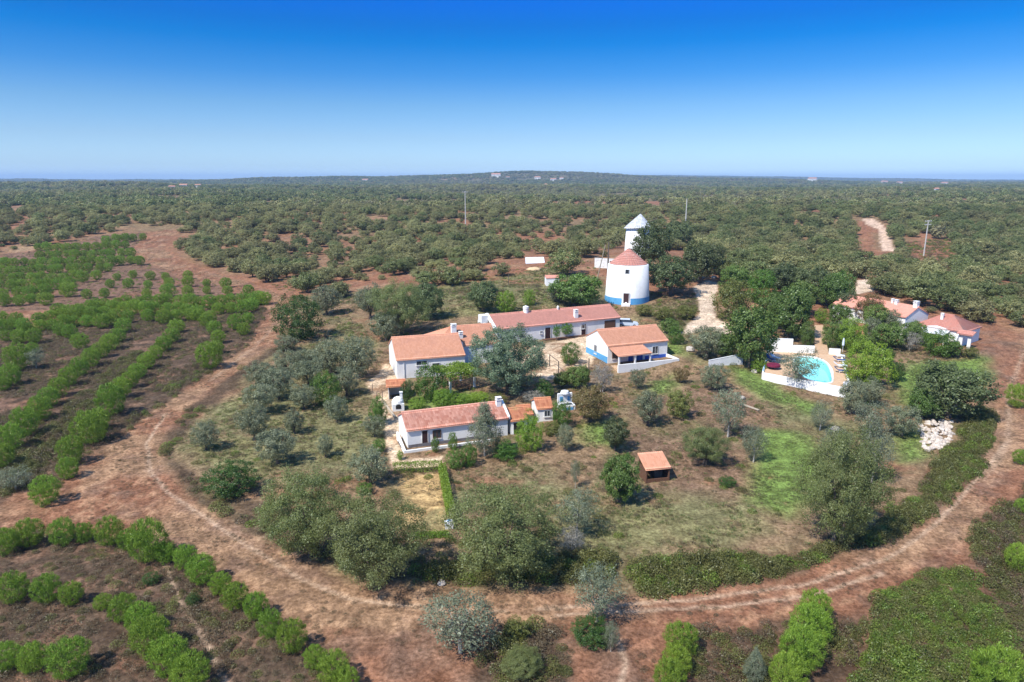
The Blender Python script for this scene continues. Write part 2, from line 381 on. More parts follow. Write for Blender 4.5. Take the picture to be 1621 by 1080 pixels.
FIELD = [toxy(p) for p in (
    [(860,770),(1000,780),(1130,800),(1200,790),(1210,840),(1140,868),(960,876),(880,850)],
    [(275,700),(330,650),(420,605),(560,630),(605,680),(600,760),(520,760),(420,775),(330,740)],
    [(460,560),(560,500),(600,540),(560,600),(470,590)],
    [(690,455),(860,425),(950,440),(940,480),(700,505),(620,500)],
    [(1000,500),(1100,470),(1110,500),(1075,530)],
    [(700,760),(860,740),(880,800),(740,790)], [(1180,600),(1300,650),(1400,700),(1330,690),(1230,660)])]
BROWN = [toxy(p) for p in (
    [(1000,640),(1100,610),(1200,625),(1235,680),(1190,760),(1150,800),(1040,780),(985,700)],
    [(300,690),(420,690),(560,700),(590,740),(430,760),(330,750)],
    [(600,990),(900,992),(1060,1000),(1060,1110),(560,1110),(540,1030)],
    [(1480,560),(1600,540),(1600,570),(1575,620),(1560,600)])]
PLANT = [toxy(p) for p in (
    [(-80,840),(60,835),(200,845),(280,860),(340,900),(430,965),(520,1040),(560,1110),(-80,1110)],
    [(-80,500),(60,520),(200,500),(300,490),(420,475),(425,500),(395,545),(320,600),(230,660),(165,710),(110,770),(-80,800)],
    [(-80,412),(60,397),(150,374),(235,368),(207,402),(240,418),(300,440),(415,468),(300,480),(100,490),(-80,500)])]
BED = toxy([(648,752),(702,752),(714,842),(640,842),(618,800)])
RUTS = [toxy(p) for p in ([(262,655),(232,700),(240,750),(262,778),(330,820),(420,880),(480,915),(560,948),(700,964),(800,966)], [(850,962),(1000,955),(1100,951),(1200,938),(1290,922),(1400,885),(1480,830),(1545,765),(1590,700)], [(880,972),(1010,966),(1150,962),(1280,945),(1400,908)],
                          [(255,880),(290,960),(330,1020),(360,1090)], [(985,1080),(992,1050),(978,1010)], [(440,480),(432,520),(400,552),(330,604)], [(1620,560),(1598,620),(1594,700),(1560,760)])]
BARE_FAR = [toxy(p) for p in (
    [(208,402),(232,368),(285,364),(262,390),(300,415),(440,454),(440,468),(300,440)],
    [(1355,350),(1372,350),(1385,380),(1384,408),(1368,410),(1360,385)], [(1425,395),(1460,365),(1500,380),(1520,420),(1490,440),(1440,425)],
    [(815,375),(880,365),(900,388),(850,400)], [(820,408),(870,400),(880,420),(830,428)],
    [(1262,335),(1300,332),(1300,350),(1265,352)], [(905,315),(960,312),(965,322),(910,326)], [(990,312),(1060,314),(1060,324),(1000,322)],
    [(690,350),(740,345),(745,360),(700,365)])]
LEFTGLADE = [toxy(p) for p in ([(150,298),(330,294),(340,302),(160,308)], [(20,392),(60,384),(62,392),(22,400)])]

ZD = 2.25
TERRACE = [tuple(atz(u, v, ZD)[:2]) for u, v in ((1209, 591), (1345, 616), (1330, 562), (1218, 556))]
def ground():
    ys = [8.0]
    while ys[-1] < 12500: ys.append(ys[-1] * (1.0062 if ys[-1] < 190 else 1.012 if ys[-1] < 420 else 1.035) + .05)
    ys = np.array(ys); nx = 620
    us = np.linspace(-1.12, 1.12, nx)
    X = us[None, :] * (ys[:, None] + 14); Y = np.repeat(ys[:, None], nx, 1)
    # small uneven jitter so that borders between soils never follow the grid
    X = X + (vnoise(X, Y, .7, 5) - .5) * .25; Y = Y + (vnoise(X, Y, .7, 6) - .5) * .25
    x, y = X.ravel(), Y.ravel()
    wx = x + (fbm(x, y, 5, 11, 3) - .5) * 3.2; wy = y + (fbm(x, y, 5, 23, 3) - .5) * 3.2
    near = y < 700
    z = ter(x, y)
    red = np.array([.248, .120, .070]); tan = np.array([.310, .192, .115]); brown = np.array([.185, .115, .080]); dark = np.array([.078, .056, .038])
    green = np.array([.150, .225, .055]); olive = np.array([.172, .170, .080]); pale = np.array([.62, .49, .37]); beige = np.array([.60, .46, .32]); yel = np.array([.215, .20, .09])
    n1 = fbm(x, y, 9, 1); n2 = fbm(x, y, 2.2, 2); n3 = fbm(x, y, .9, 4, 2); nb = fbm(x, y, 60, 8)
    mixv = lambda c, k, t: c * (1 - t[:, None]) + k[None, :] * t[:, None]
    C = np.repeat(red[None, :], len(x), 0)
    C = mixv(C, tan, sst(.42, .72, n1) * .75); C = mixv(C, brown, sst(.50, .74, n2) * .55)
    fl = sst(150, 330, y)
    C = mixv(C, np.array([.20, .155, .085]), fl * sst(.30, .62, nb) * .75)
    C = mixv(C, red, fl * sst(.60, .78, fbm(x, y, 45, 31)) * .8)
    # far land: pale dry grass, low scrub and bare earth in turn
    ff = sst(500, 1200, y); C = mixv(C, np.array([.105, .115, .060]), ff * .75)
    C = mixv(C, np.array([.30, .20, .12]), ff * sst(.62, .75, fbm(x, y, 220, 41)) * .6)
    PROP = toxy([(255,700),(440,545),(470,470),(700,450),(940,450),(1100,480),(1560,560),(1570,700),(1400,860),(1000,940),(560,925),(400,840),(270,760)])
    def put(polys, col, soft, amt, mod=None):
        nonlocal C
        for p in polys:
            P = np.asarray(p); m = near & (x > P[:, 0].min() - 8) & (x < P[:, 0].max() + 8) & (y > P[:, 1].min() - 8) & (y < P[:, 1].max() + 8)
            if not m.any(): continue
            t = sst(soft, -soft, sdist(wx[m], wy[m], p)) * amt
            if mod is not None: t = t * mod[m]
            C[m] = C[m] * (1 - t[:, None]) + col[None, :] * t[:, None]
    put([PROP], np.array([.225, .155, .092]), 3.0, .9, sst(.20, .45, n1 * .5 + n2 * .5)); put([PROP], olive * .85, 3.0, .65, sst(.42, .60, fbm(x, y, 6, 51)))
    put(PLANT, brown * .95, 1.5, .85, sst(.22, .45, n1)); put(PLANT[:2], dark, 1.5, .85, sst(.32, .54, n2))
    put(BROWN, brown, 2.0, .75, sst(.25, .6, n2 * .5 + n1 * .5))
    put(FIELD, olive, 2.5, .85, sst(.32, .56, n2 * .6 + n1 * .4)); put(FIELD, yel, 2.5, .5, sst(.52, .68, n1))
    put(GREEN, green, 1.8, .97, sst(.12, .32, n2))
    put([BED], np.array([.44, .30, .14]), .5, .9); put([BED], olive, .5, .6, sst(.48, .62, n2))
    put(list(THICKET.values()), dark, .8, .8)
    put(BARE_FAR, red * 1.08, 2.5, .9, sst(.2, .4, n1)); put(LEFTGLADE, np.array([.36, .26, .16]), 4, .8)
    # tracks and yards
    tcol = mixv(np.repeat((red * .98)[None, :], len(x), 0), tan * .90, sst(.35, .65, n1)); tcol = mixv(tcol, brown * 1.2, sst(.52, .72, n2) * .7); tcol = mixv(tcol, tan * 1.05, sst(.55, .7, n3) * .5)
    masks = {}
    for nm, poly, jit in ALLROADS:
        P = np.asarray(poly); m = near & (x > P[:, 0].min() - 5) & (x < P[:, 0].max() + 5) & (y > P[:, 1].min() - 5) & (y < P[:, 1].max() + 5)
        sd = np.full(len(x), 1e9)
        sd[m] = sdist(x[m] + (n2[m] - .5) * 4 * jit, y[m] + (n3[m] - .5) * 4 * jit, poly); masks[nm] = sd
        t = sst(.7 * jit + .1, -.7 * jit - .1, sd)[:, None]
        if nm == 'dirt_track': k = tcol
        elif nm in ('gravel_drive', 'gravel_walk'): k = mixv(np.repeat(pale[None, :], len(x), 0), pale * .8, sst(.45, .7, n2))
        elif nm == 'gravel_lane': k = np.repeat(np.array([[.58, .42, .31]]), len(x), 0)
        else: k = mixv(np.repeat(beige[None, :], len(x), 0), tan, sst(.48, .7, n2))
        C = C * (1 - t) + k * t
    C = C * (.62 + .76 * n3)[:, None]
    for i, ln in enumerate(RUTS):
        m = near & (y < 130)
        d = pldist(x[m] + (n2[m] - .5) * .5, y[m] + (n1[m] - .5) * .7, ln)
        t = np.exp(-(d / (.19 if i < 5 else .3)) ** 2) * (.72 if i < 5 else .4)
        C[m] = C[m] * (1 - t[:, None]) + np.array([.47, .34, .24])[None, :] * t[:, None]
        if i < 3:
            z[m] -= .05 * np.exp(-(d / .35) ** 2)
    pit = sdist(x, y, TERRACE); z = np.where((y < 140) & (pit < -.5), z - 2.2, z)
    # tilled streaks along the wide south bend and small relief
    z = z + np.where(y < 170, (n3 - .5) * .10 + (n2 - .5) * .16, 0) * np.where(np.minimum.reduce([masks[k] for k in ('gravel_drive', 'courtyard', 'side_yard', 'garden_path')]) < 0, .15, 1)
    ny = len(ys)
    idx = np.arange(ny * nx).reshape(ny, nx)
    Fq = np.stack([idx[:-1, :-1], idx[:-1, 1:], idx[1:, 1:], idx[1:, :-1]], -1).reshape(-1, 4)
    V = np.stack([x, y, z], -1); CC = np.concatenate([np.clip(C, 0, 1), np.ones((len(C), 1))], 1)
    owner = np.zeros(len(Fq), int)
    for k, (nm, poly, jit) in enumerate(ALLROADS):
        f = masks[nm][Fq].mean(1) < 0
        owner[f] = k + 1
    m, nt, b = newmat('ground_soil')
    a = nd(nt, "ShaderNodeAttribute", attribute_name='soil')
    f1 = noise(nt, 3.2, 6, .7); f2 = noise(nt, .8, 5, .65)
    c = mixc(nt, 1.0, a.outputs['Color'], mixc(nt, ramp2(nt, f1, .36, .64), (.60, .57, .54), (1.24, 1.23, 1.21)), 'MULTIPLY')
    c = mixc(nt, 1.0, c, mixc(nt, ramp2(nt, f2, .35, .65), (.74, .72, .70), (1.24, 1.24, 1.23)), 'MULTIPLY')
    nt.links.new(c, b.inputs['Base Color']); b.inputs['Roughness'].default_value = .95; b.inputs['Specular IOR Level'].default_value = .1
    bump(nt, b, f1, .15, .7)
    for k, nm in enumerate(['ground'] + [r[0] for r in ALLROADS]):
        Fk = Fq[owner == k]
        u, inv = np.unique(Fk, return_inverse=True)
        me = mesh_np(nm, V[u], inv.reshape(-1, 4), m, {'soil': ('POINT', 'FLOAT_COLOR', CC[u])}, True)
        o = link(bpy.data.objects.new(nm, me)); tag(o, ROADKIND.get(nm, 'reddish brown earth and dry grass of the open country'), None, None, 'structure')
ground()
def gz(x, y): return terf(x, y)
# ------------------------------------------------------------------ buildings
def tile_patch(p00, p10, p01, p11, pitch=.24, amp=.045, row=.42, seed=0, lift=.0):
    """barrel-tile roof slope: eave left/right, ridge left/right; waves across, stepped courses up the slope"""
    p00, p10, p01, p11 = [np.array(p, float) for p in (p00, p10, p01, p11)]
    L = max(np.linalg.norm(p10 - p00), np.linalg.norm(p11 - p01)); S = (np.linalg.norm(p01 - p00) + np.linalg.norm(p11 - p10)) / 2
    nc = max(3, int(L / pitch)); nr = max(2, int(S / row)); sub = 4
    U = np.linspace(0, 1, nc * sub + 1)
    vv = []
    for r in range(nr): vv += [(r / nr, .035), ((r + 1) / nr - 1e-4, .0)]
    nrm = np.cross(p10 - p00, p01 - p00); nrm /= np.linalg.norm(nrm)
    if nrm[2] < 0: nrm = -nrm
    u = U[None, :, None]; v = np.array([a for a, _ in vv])[:, None, None]; st = np.array([b for _, b in vv])[:, None, None]
    P = (p00 * (1 - u) + p10 * u) * (1 - v) + (p01 * (1 - u) + p11 * u) * v
    w = (np.abs(np.sin(np.pi * np.arange(len(U)) / sub)) ** .7)[None, :, None] * amp
    P = P + nrm * (w + st + lift)
    nyv, nxv = P.shape[:2]
    idx = np.arange(nyv * nxv).reshape(nyv, nxv)
    F = np.stack([idx[:-1, :-1], idx[:-1, 1:], idx[1:, 1:], idx[1:, :-1]], -1).reshape(-1, 4)
    rr, cc = np.meshgrid(np.arange(nyv - 1) // 2, np.arange(nxv - 1) // sub, indexing='ij')
    v1 = _h(cc.ravel() + 0.0, rr.ravel() + 0.0, seed + 5)
    return P.reshape(-1, 3), F, v1
def tile_object(name, patches, mat, parent, thick=.10, **kw):
    """roof of several slopes, with a solid underside so that eaves have an edge"""
    Vs, Fs, As = [], [], []; n = 0
    for i, p in enumerate(patches):
        V, F, A = tile_patch(*p, seed=i * 31 + len(name), **kw)
        Vs.append(V); Fs.append(F + n); As.append(A); n += len(V)
        q = np.array([p[0], p[1], p[3], p[2]], float); lo = q - np.array([0, 0, thick])
        Vs.append(np.concatenate([q, lo])); Fs.append(np.array([[7, 6, 5, 4], [0, 1, 5, 4], [1, 2, 6, 5], [2, 3, 7, 6], [3, 0, 4, 7]]) + n); As.append(np.full(5, .6)); n += 8
    me = mesh_np(name, np.concatenate(Vs), np.concatenate(Fs), mat, {'v': ('FACE', 'FLOAT', np.concatenate(As))})
    return link(bpy.data.objects.new(name, me), parent)
def ridge_caps(parent, a, b, mat, r=.13):
    a = Vector(a); b = Vector(b); n = max(2, int((b - a).length / .42)); mb = MB()
    for i in range(n):
        p = a.lerp(b, i / n); q = a.lerp(b, (i + 1) / n)
        mb.tube(p, q, r * 1.08, r * .9, 8)
    return mb.build('ridge_tiles', mat, parent)
def chimney(parent, x, y, z0, z1, w=.5, d=.4, kind='box', name='chimney'):
    mb = MB()
    if kind == 'box':
        mb.box(x-w/2, x+w/2, y-d/2, y+d/2, z0, z1); mb.box(x-w/2-.06, x+w/2+.06, y-d/2-.06, y+d/2+.06, z1, z1+.09)
        for sx in (-1, 1): mb.box(x+sx*w*.32-.06, x+sx*w*.32+.06, y-d/2, y+d/2, z1+.09, z1+.28)
        mb.box(x-w/2-.05, x+w/2+.05, y-d/2-.05, y+d/2+.05, z1+.28, z1+.36)
    else:
        mb.lathe([(0, z0), (w/2, z0), (w/2, z1-.28), (w/2+.07, z1-.28), (w/2+.07, z1-.18), (w/2-.03, z1-.16), (w/2-.03, z1), (w/2+.05, z1+.02), (.04, z1+.24), (0, z1+.25)], 16, cx=x, cy=y)
    return mb.build(name, M['white'], parent)

class House:
    """gabled block: origin at the front left corner of the roof plan, X along the front, Y to the back"""
    def __init__(s, name, label, x, y, t, L, W, hw, hr, tile='tile_new', wall='white', cat='house', ov=.22, z=None, verge=.12, group=None, roof=True, depth=1.2):
        s.x, s.y, s.t, s.L, s.W, s.hw, s.hr = x, y, t, L, W, hw, hr
        s.z = terf(x, y) if z is None else z
        s.root = empty(name, (x, y, s.z), t, label, cat, group)
        s.ov = ov; o = ov; sl = hr / (W / 2); s.sl = sl
        zo = hw + o * sl
        mb = MB(); prof = [(o, -depth), (W - o, -depth), (W - o, zo - .06), (W / 2, hw + hr - .10), (o, zo - .06)]
        mb.prism(prof, 'x', verge, L - verge); s.wall = mb.build('wall', M[wall], s.root)
        if roof:
            s.roof = tile_object('roof', [((0, 0, hw), (L, 0, hw), (0, W/2, hw+hr), (L, W/2, hw+hr)), ((L, W, hw), (0, W, hw), (L, W/2, hw+hr), (0, W/2, hw+hr))], M[tile], s.root)
            ridge_caps(s.roof, (0, W/2, hw+hr+.04), (L, W/2, hw+hr+.04), M[tile])
    def front(s, u, v, yl=None):
        """photo point on the front wall -> local X, Z"""
        yl = s.ov if yl is None else yl
        d = ray(u, v); c, n = math.cos(s.t), math.sin(s.t)
        # plane: (-n, c).(p - o) = yl
        k = (yl + (-n * s.x + c * s.y) * 1.0) / (-n * d[0] + c * d[1])
        p = d * k + np.array([0, 0, CAMH])
        return (c * (p[0] - s.x) + n * (p[1] - s.y), p[2] - s.z)
    def left(s, u, v, xl=.12):
        d = ray(u, v); c, n = math.cos(s.t), math.sin(s.t)
        k = (xl + (c * s.x + n * s.y)) / (c * d[0] + n * d[1])
        p = d * k + np.array([0, 0, CAMH])
        return (-n * (p[0] - s.x) + c * (p[1] - s.y), p[2] - s.z)
    def door(s, x0, x1, z1, mat='dark_wood', z0=0.0, yl=None, name='door'):
        y = s.ov if yl is None else yl
        d = MB().box(x0+.07, x1-.07, y-.05, y+.10, z0, z1-.07).build(name, M[mat], s.root)
        MB().box(x0, x0+.07, y-.09, y+.05, z0, z1).box(x1-.07, x1, y-.09, y+.05, z0, z1).box(x0+.07, x1-.07, y-.09, y+.05, z1-.07, z1).build('frame', M['white_old' if mat != 'deep_blue' else 'deep_blue'], d)
        MB().box(x1-.2, x1-.15, y-.09, y-.05, z0+.95, z0+1.05).build('handle', M['iron'], d)
        return d
    def window(s, x0, x1, z0, z1, yl=None, frame='frame', side='front'):
        y = s.ov if yl is None else yl
        def B(mb, a, b, c, d, e, f):
            if side == 'front': mb.box(a, b, c, d, e, f)
            else: mb.box(c, d, a, b, e, f)
            return mb
        m = (x0 + x1) / 2
        mb = MB(); B(mb, x0, x0+.07, y-.08, y+.05, z0, z1); B(mb, x1-.07, x1, y-.08, y+.05, z0, z1); B(mb, x0+.07, x1-.07, y-.08, y+.05, z1-.07, z1); B(mb, x0+.07, x1-.07, y-.08, y+.05, z0, z0+.07); B(mb, m-.03, m+.03, y-.07, y+.05, z0+.07, z1-.07)
        w = mb.build('window', M[frame], s.root)
        B(MB(), x0+.07, m-.03, y-.03, y+.04, z0+.07, z1-.07).build('pane', M['glass'], w); B(MB(), m+.03, x1-.07, y-.03, y+.04, z0+.07, z1-.07).build('pane', M['glass'], w)
        B(MB(), x0-.06, x1+.06, y-.14, y+.03, z0-.07, z0-.002).build('sill', M['white_old'], w)
        return w
    def part(s, name, mb, mat, parent=None): return mb.build(name, M[mat], parent or s.root)

# front cottage with terrace
h = House('cottage', 'long low white cottage with mottled tile roof nearest the camera', -11.88, 72.46, .35, 12.3, 5.6, 2.15, 1.25, 'tile_old')
x0, _ = h.front(667.5, 700); x1, z1 = h.front(677.5, 681); h.door(x0, x1, 1.95)
x0, za = h.front(685, 693); x1, zb = h.front(698, 678); h.window(x0, x1, .75, 1.75, frame='brown_wood')
h.part('plinth', MB().box(.2, 9.8, .13, .25, -.5, .38), 'grey_plinth')  # dark grey band along the foot of the front wall
h.part('terrace', MB().box(-.35, 9.7, -1.0, .2, -1.2, -.02).box(-.35, 9.7, -1.25, -1.01, -1.2, .30), 'white')
h.part('side_parapet', MB().hexa([(-.6, -1.25, -1.2), (-.36, -1.25, -1.2), (-.36, 3.2, -1.2), (-.6, 3.2, -1.2)], [(-.6, -1.25, .35), (-.36, -1.25, .35), (-.36, 3.2, 1.0), (-.6, 3.2, 1.0)]), 'white')
h.part('slot_vent', MB().box(-.63, -.59, .2, 2.2, .1, .26), 'dark_void')  # dark strip painted for the shaded gap at the side wall
h.part('verge_parapet', MB().prism([(.1, 2.0), (2.8, 3.35), (5.5, 2.0), (5.5, 2.35), (2.8, 3.68), (.1, 2.35)], 'x', 12.18, 12.45), 'white')
chimney(h.roof, 11.7, 2.2, 3.0, 3.85, .6, .5)
# lean-to annex at its right end
a = House('lean_to', 'small tile-roofed open lean-to at the cottage right end', -11.88 + 12.5*math.cos(.35), 72.46 + 12.5*math.sin(.35), .35, 2.3, 4.4, 1.75, .8, 'tile_rust', cat='outbuilding', z=h.z)
a.door(.35, 1.85, 1.5, 'dark_void', name='open_doorway')  # solid dark panel, the shade of the open front put into its colour

# pergola house (block with salmon roof) and the hipped block behind it
A = House('farmhouse', 'white house with wide salmon roof and bright left gable', -17.2, 97.9, .29, 10.6, 10.4, 3.0, 2.3, 'tile_new')
x0, z0 = A.front(657, 579); x1, z1 = A.front(674, 573)
A.window(3.0, 4.7, 1.9, 2.6)
A.window(5.4, 6.6, .9, 2.1)
A.part('drainpipe', MB().tube((1.2, .15, -.2), (1.2, .15, 2.85), .05), 'zinc')
A.part('eave_shadow_board', MB().box(.15, 10.4, .1, .2, 2.82, 2.97), 'white_old')  # weathered white board under the front eave
bx, by = A.x + math.cos(.29)*6.2 - math.sin(.29)*4.6, A.y + math.sin(.29)*6.2 + math.cos(.29)*4.6
Bk = House('hipped_house', 'salmon hipped roof block between the pergola house and the long house', bx, by, .33, 11.2, 9.4, 3.3, 2.25, 'tile_new', roof=False, verge=.2)
Bk.wall.scale = (1, 1, 1)
L_, W_ = 11.2, 9.4
def hip(L, W, hw, hr, hl): return [((0, 0, hw), (L, 0, hw), (hl, W/2, hw+hr), (L, W/2, hw+hr)), ((L, W, hw), (0, W, hw), (L, W/2, hw+hr), (hl, W/2, hw+hr)), ((0, W, hw), (0, 0, hw), (hl, W/2, hw+hr), (hl, W/2+.01, hw+hr))]
def rewall(hs, prof_mb):
    me = hs.wall.data; nm = me.materials[0]; bpy.data.objects.remove(hs.wall); hs.wall = prof_mb.build('wall', nm, hs.root)
rewall(Bk, MB().box(.22, L_-.1, .22, W_-.22, -1.2, 3.25))
Bk.roof = tile_object('roof', hip(L_, W_, 3.3, 2.25, 4.2), M['tile_new'], Bk.root)
ridge_caps(Bk.roof, (4.2, W_/2, 5.6), (L_, W_/2, 5.6), M['tile_new'])
Bk.part('end_gable', MB().prism([(.3, 3.2), (W_-.3, 3.2), (W_/2, 5.5)], 'x', L_-.3, L_-.1), 'white')
Bk.part('front_panel', MB().box(5.2, 7.2, .14, .22, -.8, 2.9), 'pale_blue')
chimney(Bk.roof, 4.3, 3.0, 4.0, 6.0, .8, .7); chimney(Bk.roof, 5.2, 1.9, 3.8, 4.9, .6, .5)
Bk.part('vent_pot', MB().lathe([(0, 2.9), (.34, 2.9), (.38, 3.3), (.3, 3.9), (.12, 4.1), (0, 4.15)], 12, cx=4.6, cy=-.4), 'white', Bk.roof)

# long house
C_ = House('long_house', 'long white house with pink tile roof below the windmill', -2.75, 116.3, .43, 25.8, 7.8, 2.7, 1.85, 'tile_pink')
for u0, u1, yb in ((862, 871.5, 539), (919.5, 927.5, 527)):
    x0, _ = C_.front(u0, yb); x1, _ = C_.front(u1, yb); C_.door(x0, x1, 2.15, z0=.0)
x0, _ = C_.front(957, 512); x1, _ = C_.front(974, 510)
C_.part('open_bay', MB().box(x0, x1, .16, .3, .5, 2.3), 'brown_wood')
C_.part('verge_parapet', MB().prism([(-.1, 2.4), (3.9, 4.35), (7.9, 2.4), (7.9, 2.95), (3.9, 4.95), (-.1, 2.95)], 'x', -.3, .12), 'white')
C_.part('parapet_block', MB().box(-1.5, -.32, 3.0, 4.6, 3.4, 4.7), 'white')
C_.window(x0 - 5.2, x0 - 4.3, 1.2, 2.0)
xm, _ = C_.front(857, 532); C_.window(xm - .3, xm + .2, 1.1, 1.6)
chimney(C_.roof, 7.6, 3.9, 4.3, 5.5, 1.0, 1.0, 'round'); chimney(C_.roof, 14.2, 3.8, 4.4, 5.0, .35, .35, 'round', 'flue'); chimney(C_.roof, 16.6, 1.2, 2.9, 4.4, .7, .6)
C_.part('flower_bed', MB().box(9.0, 21.0, -1.0, -.1, -.5, .16), 'brown_wood')

# porch house
D = House('porch_house', 'white and blue house with salmon roof and arcaded front porch', 15.24, 105.2, .36, 11.3, 8.0, 2.8, 1.85, 'tile_new', z=PZ['porch'])
zf = -.15
D.part('porch_floor', MB().box(.2, 11.0, -3.0, .2, -1.6, -.2), 'deck')
D.roof2 = tile_object('porch_roof', [((.5, -2.6, 1.75), (6.6, -2.6, 1.75), (.2, .35, 2.62), (6.4, .35, 2.62))], M['tile_new'], D.root)
for px in (.75, 3.6, 6.35): D.part('post', MB().box(px-.12, px+.12, -2.45, -2.21, -.2, 1.72), 'white')
D.part('porch_beam', MB().box(.62, 6.5, -2.42, -2.24, 1.55, 1.73), 'white')
D.part('parapet', MB().box(.1, 11.2, -3.3, -3.05, -1.7, .55).box(10.95, 11.2, -3.05, .2, -1.7, .55), 'white')
D.door(5.5, 6.5, 1.9, 'deep_blue', -.2); D.door(3.9, 4.7, 1.9, 'deep_blue', -.2)
D.window(.9, 2.1, .6, 1.7, frame='brown_wood'); D.window(2.6, 3.5, 1.0, 1.7)
D.window(8.3, 9.4, .75, 2.05)
D.part('dado', MB().box(7.0, 11.18, .16, .22, -.3, .55), 'deep_blue')
D.part('gable_dado', MB().box(.06, .13, .3, 7.75, -1.2, .95), 'blue')
yy, zz = D.left(943, 553); D.window(yy-.45, yy+.45, zz-.75, zz+.75, .12, side='left')
D.part('flue', MB().tube((6.6, 4.4, 4.3), (6.6, 4.4, 4.9), .1), 'zinc', D.roof)

# small huts
E_ = House('garden_hut', 'tiny white hut with rusty tile roof right of the lean-to', 3.1, 80.4, .2, 2.2, 3.6, 1.85, .8, 'tile_rust', cat='hut', ov=.15)
E_.window(.95, 1.75, .75, 1.6)
F_ = House('tool_shed', 'low tile-roofed shed squeezed between the cottage and the tiny hut', 0.9, 80.0, .25, 1.9, 3.4, 1.3, .7, 'tile_rust', cat='hut', ov=.15)
F_.door(.5, 1.3, 1.15, 'old_wood')
p = at(864, 453); N_ = House('pump_hut', 'small white hut with pink roof on the slope left of the windmill', p.x, p.y, .1, 3.3, 2.8, 1.9, .35, 'tile_pink', cat='hut', ov=.12)
N_.door(2.3, 3.0, 1.5, 'old_wood')
# clay oven with its tiled shelter
p = at(612, 634); O_ = House('oven_shelter', 'rusty tiled lean-to by the beige yard left of the dark round bush', p.x, p.y, .2, 2.7, 2.8, 1.9, .5, 'tile_rust', cat='shelter', ov=.3, roof=True)
rewall(O_, MB().box(.3, .5, .3, 2.4, -.6, 1.8).box(.5, 2.3, 2.2, 2.4, -.6, 1.8))
for px in (.35, 2.3): O_.part('post', MB().box(px, px+.14, .2, .34, -.5, 1.9), 'old_wood')
p = at(631, 651); o = empty('bread_oven', p, .25, 'white outdoor bread oven with dark mouth behind the cottage left end', 'oven')
MB().box(-.75, .75, 0, 1.5, -.3, .95).lathe([(.78, .95), (.72, 1.3), (.5, 1.6), (.2, 1.75), (0, 1.78)], 16, cx=0, cy=.75).build('body', M['white'], o)
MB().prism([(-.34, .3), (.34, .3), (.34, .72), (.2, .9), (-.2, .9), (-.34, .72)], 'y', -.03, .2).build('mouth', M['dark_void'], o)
MB().box(.3, .62, .6, .95, 1.5, 2.3).box(.25, .67, .55, 1.0, 2.3, 2.38).build('chimney', M['white'], o)
# white and blue fountain
p = at(897, 647); o = empty('fountain', p, .3, 'white garden fountain with blue trim right of the tiny hut', 'fountain')
MB().box(-1.0, 1.0, .6, .9, -.3, 1.9).lathe([(0, 1.9), (.6, 1.9), (.5, 2.2), (0, 2.35)], 12, cx=0, cy=.75).build('back_wall', M['white'], o)
MB().box(-1.0, 1.0, -.6, .6, -.3, .6).build('basin', M['white'], o)
MB().box(-.75, -.35, .55, .6, .9, 1.5).build('blue_panel', M['blue'], o); MB().box(.35, .75, .55, .6, .9, 1.5).build('blue_panel', M['blue'], o)
MB().box(-.7, .7, -.64, -.6, -.1, .35).build('blue_front', M['blue'], o)
MB().box(-.8, .8, -.4, .5, .6, .605).build('basin_water', M['glass'], o)
# wooden shelter in the field
p = at(1022, 765); o = empty('field_shelter', p, .21, 'small wooden animal shelter with tiled pent roof in the field', 'shelter')
L, W, hw, hr = 2.55, 2.15, 1.5, .85
rf = tile_object('roof', [((-.1, -.15, hw), (L+.1, -.15, hw), (-.1, W, hw+hr), (L+.1, W, hw+hr))], M['tile_new'], o, pitch=.2, row=.35)
for i in range(5): MB().box(.02, L-.02, W-.22, W-.16, i*.42+.02, i*.42+.40).build('plank', M['brown_wood'], o)
for sx in (.02, L-.1):
    for i in range(4): MB().box(sx, sx+.06, .1, W-.24, i*.36+.02, i*.36+.34).build('plank', M['brown_wood'], o)
for sx in (.0, L-.12): MB().box(sx, sx+.12, -.02, .1, -.2, hw-.05).build('post', M['brown_wood'], o)
MB().box(.12, L-.12, .0, .08, .0, .38).build('front_board', M['brown_wood'], o)
MB().box(1.3, 2.2, .9, 1.5, .0, .75).build('feed_bin', M['old_wood'], o)

# right-hand house: long wing running into depth, hipped front block with awning and porch
G = House('wing_house', 'long terracotta roofed wing running back from the right-hand house', 63.5, 133.7, -1.1, 15.4, 7.0, 2.6, 1.6, 'tile_pink')
chimney(G.roof, 10.3, 3.5, 4.0, 4.6, .4, .4); chimney(G.roof, 11.2, 3.3, 4.0, 4.6, .55, .45); chimney(G.roof, 14.9, 3.4, 3.9, 4.9, .75, .7)
G.window(3.0, 4.0, .9, 2.0); G.window(7.0, 8.0, .9, 2.0); G.door(10.0, 11.0, 2.1); G.window(12.5, 13.5, .9, 2.0)
K = House('villa', 'white house with red hipped roof and grey awning at far right', 72.3, 120.3, -.93, 9.6, 8.5, 2.5, 2.1, 'tile_red', roof=False)
rewall(K, MB().box(.25, 9.35, .25, 8.25, -1.2, 2.5))
K.roof = tile_object('roof', [((0, 0, 2.5), (9.6, 0, 2.5), (4.0, 4.2, 4.6), (5.6, 4.2, 4.6)), ((9.6, 8.5, 2.5), (0, 8.5, 2.5), (5.6, 4.2, 4.6), (4.0, 4.2, 4.6)), ((0, 8.5, 2.5), (0, 0, 2.5), (4.0, 4.3, 4.6), (4.0, 4.2, 4.6)), ((9.6, 0, 2.5), (9.6, 8.5, 2.5), (5.6, 4.2, 4.6), (5.6, 4.3, 4.6))], M['tile_red'], K.root)
chimney(K.roof, 4.2, 2.6, 3.5, 4.5, .5, .5)
